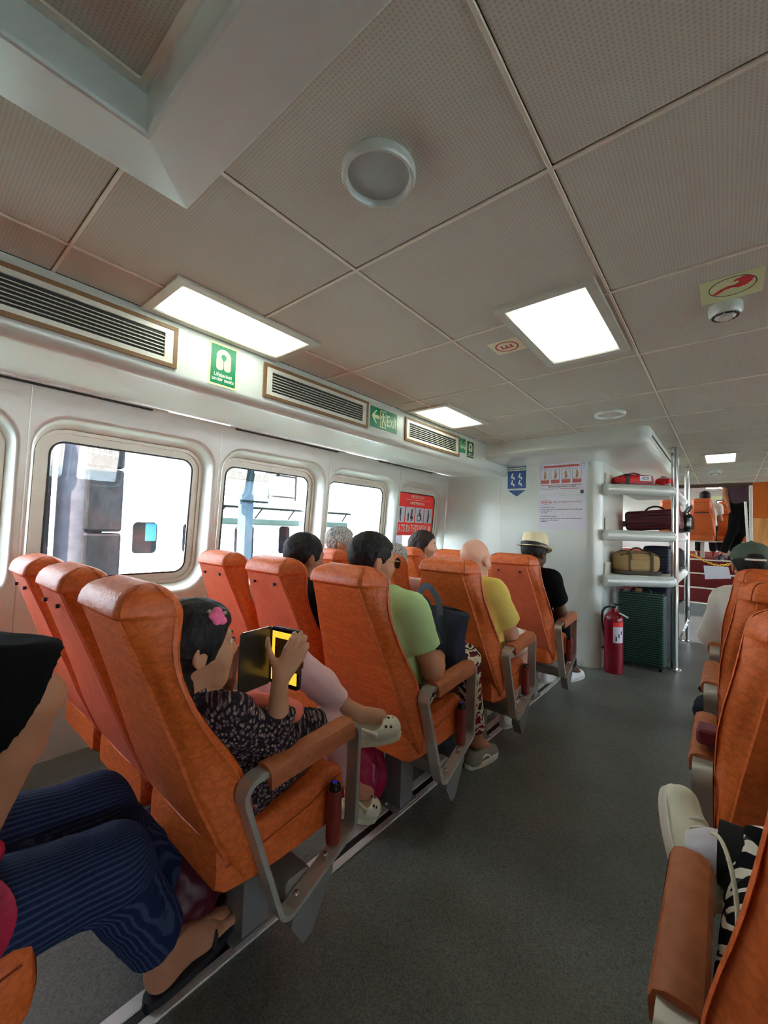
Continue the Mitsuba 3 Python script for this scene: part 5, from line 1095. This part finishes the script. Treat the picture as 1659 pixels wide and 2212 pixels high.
# soft pink and coral folds on the lap
mat('m_coral', (222, 120, 104), .8, spec=.15)
put('sash', sdf([cap(V(-1.12, .70, .70), V(-1.0, .80, .665), .030, .034, .02), cap(V(-1.1, .66, .66), V(-.99, .72, .60), .03, .03, .02)], .006, disp=wrinkle(.02, 30, 3)), 'm_coral', k, smooth=True)
hx = [gh.cp((0, -.062, -.02), (.01, -.050, -.10), .050, .040, .03), gh.cp((.01, -.050, -.10), (.02, -.035, -.16), .040, .03, .03), gh.cp((.066, .020, .012), (.068, .022, -.022), .015, .009, .012), gh.cp((-.066, .020, .012), (-.068, .022, -.022), .015, .009, .012), gh.e((0, -.005, .035), (.085, .098, .086), .02)]
def girlhair():
    Pp = [gh.e((0, -.014, .028), (.083, .104, .093), .02)] + hx[:2] + hx[4:]
    def disp(q0):
        q = (q0 - gh.c) @ gh.R; r = np.linalg.norm(q, axis=1)
        return .004 * (meshkit.noise(np.c_[np.arctan2(q[:, 2] + .02, q[:, 1]) * 6, q[:, 0] * 120, r * 10], 5) - .5)
    return sdf(Pp, .0045, subs=[gh.e((.080, -.010, -.026), (.014, .017, .026), .005), gh.e((-.080, -.010, -.026), (.014, .017, .026), .005), gh.e((0, .108, -.030), (.120, .085, .098), .02)], disp=disp)
hk_ = put('hair', girlhair(), 'm_hairblack', k, smooth=True)
put('side_lock', sdf([gh.cp((.069, .028, .035), (.0715, .018, -.018), .016, .008, .012)], .004), 'm_hairblack', hk_, smooth=True); put('side_lock', sdf([gh.cp((-.069, .028, .035), (-.0715, .018, -.018), .016, .008, .012)], .004), 'm_hairblack', hk_, smooth=True)
for m in gh.eyes(): put('eye', m, 'm_eyewhite', k, smooth=True)
for m in gh.iris(): put('iris', m, 'm_iris', k, smooth=True)
for m in gh.brow(): put('eyebrow', m, 'm_hairblack', k, smooth=True)
for x in (-1, 1): put('eyelash', tube(np.array([gh.at(x * .020, .088, .0105), gh.at(x * .031, .0905, .0135), gh.at(x * .043, .086, .009)]), .0017, 5), 'm_black', k, smooth=True)
put('lips', sdf([gh.e((0, .0895, -.0555), (.018, .0075, .0052), .004), gh.e((0, .0885, -.0665), (.016, .0075, .0058), .004)], .0018), 'm_lip', k, smooth=True)
mat('m_pinkfluff', (250, 120, 160), .9, spec=.1, sheen=.6); mat('m_claygold', (150, 140, 120), .4)
c = thing('hair_clip', 'fluffy pink hair clip in the hair of the girl', 'hair clip')
cc = [gh.at(.066 + dx, dy, dz) for dx, dy, dz in ((.000, .026, .096), (.004, .016, .086), (.002, .032, .082), (.005, .023, .074), (.001, .039, .072))]
put('pompom', sdf([ell(q_, np.eye(3), (.0125, .0125, .0115), .004) for q_ in cc], .002, disp=wrinkle(.004, 220, 1)), 'm_pinkfluff', c, smooth=True)
for q_ in (gh.at(.064, .046, .090), gh.at(.071, .016, .066), gh.at(.064, .008, .098)): put('leaf', place(trimesh.creation.icosphere(1, radius=.005), np.diag([1, 1.4, 1]), q_), 'm_claygold', c, smooth=True)
# crocs
def clog(heel, toe_, up, label):
    heel, toe_, up = V(*heel), V(*toe_), V(*up); F = toe_ - heel; L = np.linalg.norm(F); F = F / L; up = up - F * (F @ up); up /= np.linalg.norm(up); S = np.cross(F, up)
    pt = lambda a, b, z: heel + F * a * L + S * b + up * z
    kk = put('clog', sdf([cap(pt(.50, 0, .026), pt(.82, 0, .020), .040, .036, .02), cap(pt(.62, .0, .018), pt(.85, -.008, .016), .040, .030, .02), cap(pt(.12, 0, .014), pt(.5, 0, .014), .030, .034, .02)], .0045, subs=[cap(pt(.12, 0, .052), pt(.46, 0, .056), .030, .034, .006)], cuts=[(pt(0, 0, -.004), -up)]), 'm_cream', k, smooth=True, label=label)
    th = np.linspace(0, 2 * np.pi, 36, endpoint=False); o = np.stack([pt(.5 + .54 * np.cos(t), .042 * np.sign(np.sin(t)) * abs(np.sin(t)) ** .7 * (1 + .12 * np.cos(t)), -.012) for t in th])
    put('sole', loft([o, o + up * .016, o + up * .022 + (pt(.5, 0, -.012) - o) * .06]), 'm_cream', kk, smooth=30)
    put('strap', tube(spline([pt(.46, .040, .034), pt(.2, .038, .060), pt(.0, 0, .066), pt(.2, -.038, .060), pt(.46, -.040, .034)], 24), .0065, 8), 'm_cream', kk, smooth=True)
    for b in (-.041, .041): put('rivet', place(trimesh.creation.icosphere(2, radius=.0095), np.eye(3), pt(.46, b * 1.0, .034)), 'm_paper', kk, smooth=True)
    for a, b, z in ((.66, .030, .048), (.76, .028, .042), (.86, .022, .036), (.66, 0, .060), (.76, .0, .055), (.86, -.005, .048), (.66, -.03, .048), (.76, -.028, .042), (.93, .0, .036), (.94, .018, .028)):
        put('vent_hole', place(trimesh.creation.icosphere(1, radius=.0052), np.eye(3), pt(a, b, z + .004)), 'm_black', kk, smooth=True)
clog((-.998, 1.030, .503), (-.905, 1.205, .500), (.25, -.1, 1), 'cream perforated clog on the raised foot')
clog((-1.06, 1.08, .215), (-1.02, 1.225, .150), (.35, .3, 1), 'cream perforated clog')
# --- tablet in a folding cover
t = thing('tablet', 'tablet with yellow screen in an open dark folding cover, held by the girl', 'tablet')
hx_, hy_ = -1.058, .758
scr = V(-.948, .772, 0) - V(hx_, hy_, 0); scr = scr / np.linalg.norm(scr); nrm = V(scr[1], -scr[0], 0)      # screen faces the girl
def slab(o, u, n, w, h_, z0, d, c=.004): m = ext(rrect(0, w, 0, h_, .012), d); return place(m, np.c_[u, V(0, 0, 1), np.cross(u, V(0, 0, 1))], V(o[0], o[1], z0))
tilt = lambda m: m

mat('m_plumcase', (44, 30, 42), .45); mat('m_coverin', (50, 50, 46), .22, spec=.5)
n3 = np.cross(scr, V(0, 0, 1))
base = V(hx_, hy_, .748)
def on(m, o, u): return place(m, np.c_[u, V(0, 0, 1), np.cross(u, V(0, 0, 1))], o)
put('case_back', on(ext(rrect(0, .118, 0, .170, .012), .010, at=-.010), base, scr), 'm_plumcase', t)
put('bezel', on(ext(rrect(.004, .114, .004, .166, .008), .002), base, scr), 'm_blackgloss', t)
m_ = on(trimesh.Trimesh([(.007, .014, .0026), (.112, .014, .0026), (.112, .158, .0026), (.007, .158, .0026)], [[0, 1, 2], [0, 2, 3]], process=False), base, scr)
put('screen', m_, 'm_yellow', t, emitter={'type': 'area', 'radiance': {'type': 'rgb', 'value': [.36, .19, .015]}})
for a, b, z0, z1 in ((.02, .07, .136, .139), (.02, .05, .124, .127), (.075, .10, .060, .063), (.075, .10, .048, .051), (.08, .10, .03, .034)): put('screen_mark', on(ext(sbox(a, b, z0, z1), .0004, at=.0027), base, scr), 'm_brown', t)
cu = V(.02, -.125, 0); cu = cu / np.linalg.norm(cu)
put('cover', on(ext(rrect(0, .118, 0, .170, .012), .004, at=-.002), base + V(0, 0, 0), cu), 'm_coverin', t)
put('spine', cyl(base + V(0, 0, .004), base + V(0, 0, .166), .005, n=12), 'm_plumcase', t, smooth=40)
# --- person at the left edge: black T-shirt, blue striped trousers
def denim(p, n, uv):
    far = p.x < -1.12; cx = dr.select(far, -1.20, -1.033); th = dr.atan2(p.z - .53 + .05 * p.y, p.x - cx)
    w = dr.select(p.z > .42, th * 46 + p.y * 24, th * 0 + p.x * 560 + p.y * 300)
    s = smoothstep(.5, .95, .5 + .5 * dr.sin(w)); return mix(lin((30, 40, 66)), lin((66, 78, 104)), s * .6) * (.8 + .3 * noise(p.x * 200, p.y * 200, p.z * 200))
mat('m_denim', mikit.proc(denim), .9, spec=.1)
J = seated(-1.135, -.19)
J.update(pel=V(-1.12, -.06, .54), chest=V(-1.10, -.12, .86), neck=V(-1.10, -.09, 1.03), sh=[V(-1.28, -.08, .98), V(-.935, .0, 1.01)], el=[V(-1.32, .02, .74), V(-.905, .175, .915)], wr=[V(-1.16, .06, .66), V(-1.03, .14, .665)],
         hip=[V(-1.20, .0, .53), V(-1.03, .0, .51)], kn=[V(-1.21, .36, .50), V(-1.035, .345, .465)], an=[V(-1.26, .60, .13), V(-1.13, .52, .11)], toe=[V(-1.29, .76, .04), V(-1.165, .70, .045)])
k = person('person at the left edge in a black T-shirt, blue striped trousers and black sandals', Head((-1.12, -.13, 1.18), -10, 10, 1.0), **J, skin='m_skintan', top='m_tblack', legs='m_denim', hair='m_hairblack', sleeve=.95, h=.008, shirt_r=.034, cuff=.80, leg_r=.022, grow=.006)
def sandal(heel, toe_):
    heel, toe_ = V(*heel), V(*toe_); F = toe_ - heel; L = np.linalg.norm(F); F /= L; S = np.cross(F, V(0, 0, 1)); pt = lambda a, b, z: heel + F * a * L + S * b + V(0, 0, z)
    th = np.linspace(0, 2 * np.pi, 36, endpoint=False); o = np.stack([pt(.5 + .53 * np.cos(t), .046 * np.sign(np.sin(t)) * abs(np.sin(t)) ** .7 * (1 + .15 * np.cos(t)), .002) for t in th])
    kk = put('sandal', loft([o, o + V(0, 0, .024), o + V(0, 0, .027) + (pt(.5, 0, .002) - o) * .04]), 'm_blacktex', k, smooth=30, label='black sandal')
    put('strap', tube(spline([pt(.62, .044, .026), pt(.66, .02, .070), pt(.66, -.02, .070), pt(.62, -.044, .026)], 16), .008, 8), 'm_blacktex', kk, smooth=True)
    P = [cap(pt(.12, 0, .062), pt(.6, .0, .052), .034, .034, .03), cap(pt(.6, .004, .052), pt(.78, .006, .040), .034, .026, .03), cap(pt(.15, 0, .07), pt(.1, 0, .115), .034, .036, .03)]
    for j, (b, l, r) in enumerate(((.030, .19, .0125), (.011, .20, .0095), (-.006, .17, .009), (-.021, .14, .0085), (-.034, .10, .008))): P += [cap(pt(.74, b * .8, .042), pt(.82 + l * .4, b, .042), r * 1.2, r * 1.1, .006), cap(pt(.82 + l * .4, b, .042), pt(.84 + l, b, .034), r * 1.1, r, .006)]
    put('foot', sdf(P, .0045, cuts=[(pt(0, 0, .027), (0, 0, -1))]), 'm_skintan', k, smooth=True)
sandal((-1.115, .475, 0), (-1.175, .735, 0)); sandal((-1.245, .55, 0), (-1.305, .80, 0))
k = thing('bag', 'red bag strap looped over the blue trousers at the left edge', 'bag'); mat('m_strapred', (168, 24, 54), .6)
s_ = spline([(-.985, .02, .64), (-.945, .115, .625), (-.925, .155, .56), (-.935, .13, .48), (-.965, .04, .42), (-1.0, -.06, .40)], 30)
sec = []
for i in range(len(s_)):
    t_ = s_[min(i + 1, 29)] - s_[max(i - 1, 0)]; t_ /= np.linalg.norm(t_); a_ = V(1, 0, 0); a_ = a_ - t_ * (a_ @ t_); a_ /= np.linalg.norm(a_); b_ = np.cross(t_, a_)
    sec.append([s_[i] + b_ * x + a_ * y for x, y in ((-.018, -.0015), (.018, -.0015), (.018, .0015), (-.018, .0015))])
put('strap', loft(sec), 'm_strapred', k); put('flap', sdf([cap(V(-1.03, -.02, .63), V(-.985, .14, .635), .05, .022, .03), cap(V(-1.05, -.06, .63), V(-.98, .0, .62), .05, .04, .03)], .007, disp=wrinkle(.012, 20, 2)), 'm_strapred', k, smooth=True)
# --- people in the raised cabin
def upper(x, y, lb, top): 
    J = seated(x, y, up=.0); 
    for kk_, v_ in J.items(): J[kk_] = [q + V(0, 0, UZ) for q in v_] if isinstance(v_, list) else v_ + V(0, 0, UZ)
    return person(lb, Head((x + .01, y + .0, UZ + 1.09), 0, 0, 1.0), **J, skin='m_skintan', top=top, legs='m_tdark', hair='m_hairblack', h=.012, hh=.008, face=False, cuff=.99)
upper(-.30, 9.42, 'black-haired person in white in the raised cabin, in the seat beside the rear pole', 'm_twhite')
upper(.02, 10.22, 'black-haired person in the raised cabin in the second seat from the rear pole', 'm_tdark')
J = dict(pel=V(.22, 9.05, UZ + .92), chest=V(.20, 9.02, UZ + 1.24), neck=V(.19, 9.0, UZ + 1.40), sh=[V(.02, 9.02, UZ + 1.36), V(.37, 9.02, UZ + 1.36)], el=[V(-.02, 9.0, UZ + 1.12), V(.42, 9.0, UZ + 1.1)], wr=[V(.03, 8.97, UZ + .92), V(.42, 9.1, UZ + .9)],
         hip=[V(.14, 9.05, UZ + .88), V(.30, 9.05, UZ + .88)], kn=[V(.09, 9.0, UZ + .50), V(.19, 9.06, UZ + .47)], an=[V(-.05, 9.02, UZ + .10), V(.08, 9.3, UZ + .12)], toe=[V(-.08, 8.92, UZ + .03), V(.05, 9.18, UZ + .03)])
mat('m_plum', (64, 44, 56), .85)
k = person('person in black trousers standing in the raised cabin, head hidden above the doorway', Head((.19, 9.0, UZ + 1.56), 180, 5, 1.0), **J, skin='m_skintan', top='m_plum', legs='m_tblack', hair='m_hairblack', h=.011, hh=.008, face=False, sleeve=.6)
shoe(k, (-.045, 9.06, UZ), (-.10, 8.82, UZ), mt='m_blacktex', sole='m_black'); shoe(k, (.085, 9.34, UZ), (.04, 9.10, UZ), mt='m_blacktex', sole='m_black')
# --- dark tote bag on the lap of the person in green
t = thing('tote_bag', 'dark navy tote bag with two handles on the lap of the person in green', 'bag')
mat('m_tote', (44, 50, 64), .7, spec=.2); mat('m_totestrap', (72, 80, 98), .7)
def totemesh():
    secs = []
    for z, w, d in ((.585, .135, .050), (.59, .142, .058), (.64, .146, .064), (.72, .152, .060), (.80, .160, .046), (.835, .165, .030), (.845, .165, .026)):
        th = np.linspace(0, 2 * np.pi, 64, endpoint=False); c_, s__ = np.cos(th), np.sin(th); x = w * np.sign(c_) * np.abs(c_) ** .5; y = d * np.sign(s__) * np.abs(s__) ** .6
        p_ = np.c_[x, y + .014 * np.sin(x * 30 + z * 18) * (z > .6), np.full(64, z) + .010 * np.sin(x * 22) * (z > .8)]; secs.append(p_)
    m = loft(secs); v = np.array(m.vertices); v += .012 * (meshkit.fbm(v * 16, 3, 2)[:, None] - .5) * [1, 1, .3]
    a_ = math.radians(-14); R = np.array([[math.cos(a_), -math.sin(a_), 0], [math.sin(a_), math.cos(a_), 0], [0, 0, 1]])
    return R, trimesh.Trimesh(v, m.faces, process=False)
R, m = totemesh(); R = R @ np.diag([1.18, 1.0, 1.0]); tc = V(-1.075, 1.70, .012)
put('body', place(m, R, tc), 'm_tote', t, smooth=True)
def strap(pts, mt='m_totestrap', w=.015):
    s_ = spline(pts, 36); sec = []
    for i in range(36):
        t_ = s_[min(i + 1, 35)] - s_[max(i - 1, 0)]; t_ /= np.linalg.norm(t_); a_ = V(0, 1, 0); a_ = a_ - t_ * (a_ @ t_); a_ /= np.linalg.norm(a_); b_ = np.cross(t_, a_)
        sec.append([s_[i] + b_ * x + a_ * y for x, y in ((-w, -.0018), (w, -.0018), (w, .0018), (-w, .0018))])
    return loft(sec)
put('handle', place(strap([(-.085, -.052, .70), (-.08, -.05, .80), (-.055, -.05, .90), (0, -.055, .945), (.05, -.05, .90), (.072, -.05, .80), (.08, -.055, .70)]), R, tc), 'm_totestrap', t, smooth=30)
put('handle', place(strap([(-.09, .03, .80), (-.08, .02, .86), (-.10, -.03, .885), (-.06, -.055, .87), (.02, -.05, .80), (.05, -.058, .76)]), R, tc), 'm_totestrap', t, smooth=30)
# --- bags on the floor
def sack(name, label, c, half, mt, seed, amp=.05, catg='bag'):
    kk = thing(name, label, catg); m = trimesh.creation.icosphere(4); v = np.array(m.vertices); v[:, 2] = np.where(v[:, 2] < 0, np.maximum(v[:, 2], -.8), v[:, 2]); 
    d = meshkit.fbm(v * 3.2 + seed, 4, seed); rid = np.abs(meshkit.fbm(v * 4.5 + seed * 3, 3, seed) - .5)
    v = v * (1 + amp * 4 * (d[:, None] - .5) - amp * 3 * rid[:, None]) * np.asarray(half) ; v[:, 2] = np.maximum(v[:, 2], -half[2] * .8)
    put('body', place(trimesh.Trimesh(v, m.faces, process=False), np.eye(3), c), mt, kk, smooth=True)
    put('knot', sdf([cap(V(*c) + V(0, 0, half[2] * .85), V(*c) + V(.01, .0, half[2] * 1.12), .028, .014, .02), cap(V(*c) + V(0, 0, half[2] * 1.05), V(*c) + V(.04, -.02, half[2] * 1.2), .012, .02, .01), cap(V(*c) + V(0, 0, half[2] * 1.05), V(*c) + V(-.035, .02, half[2] * 1.22), .012, .02, .01)], .006, disp=wrinkle(.01, 60, 1)), mt, kk, smooth=True)
mat('m_pinkbag', (150, 18, 58), .35); mat('m_winebag', (70, 14, 28), .5); mat('m_navybag', (22, 32, 48), .6)
sack('plastic_bag', 'crumpled crimson plastic bag on the floor behind the raised clog', (-1.30, 1.36, .172), (.20, .13, .21), 'm_pinkbag', 3)
sack('plastic_bag', 'dark red plastic bag under the seat in front of the blue trousers', (-1.36, .62, .132), (.22, .14, .16), 'm_winebag', 6)
sack('cloth_bag', 'dark blue bag on the floor beside the right hand seats', (-.09, 3.46, .092), (.085, .08, .115), 'm_navybag', 8)
sack('backpack', 'black bag on the floor beside the grey trainers', (-1.16, 1.86, .122), (.13, .12, .15), 'm_blacktex', 4)
k = thing('seat_pocket_net', 'small black net pocket on the back of the second right hand seat', 'net pocket')
put('net', tube(spline([(.10, 1.262, .72), (.12, 1.268, .68), (.16, 1.272, .655), (.20, 1.27, .68), (.21, 1.262, .72)], 16), .004, 6), 'm_darkgrey', k, smooth=True)
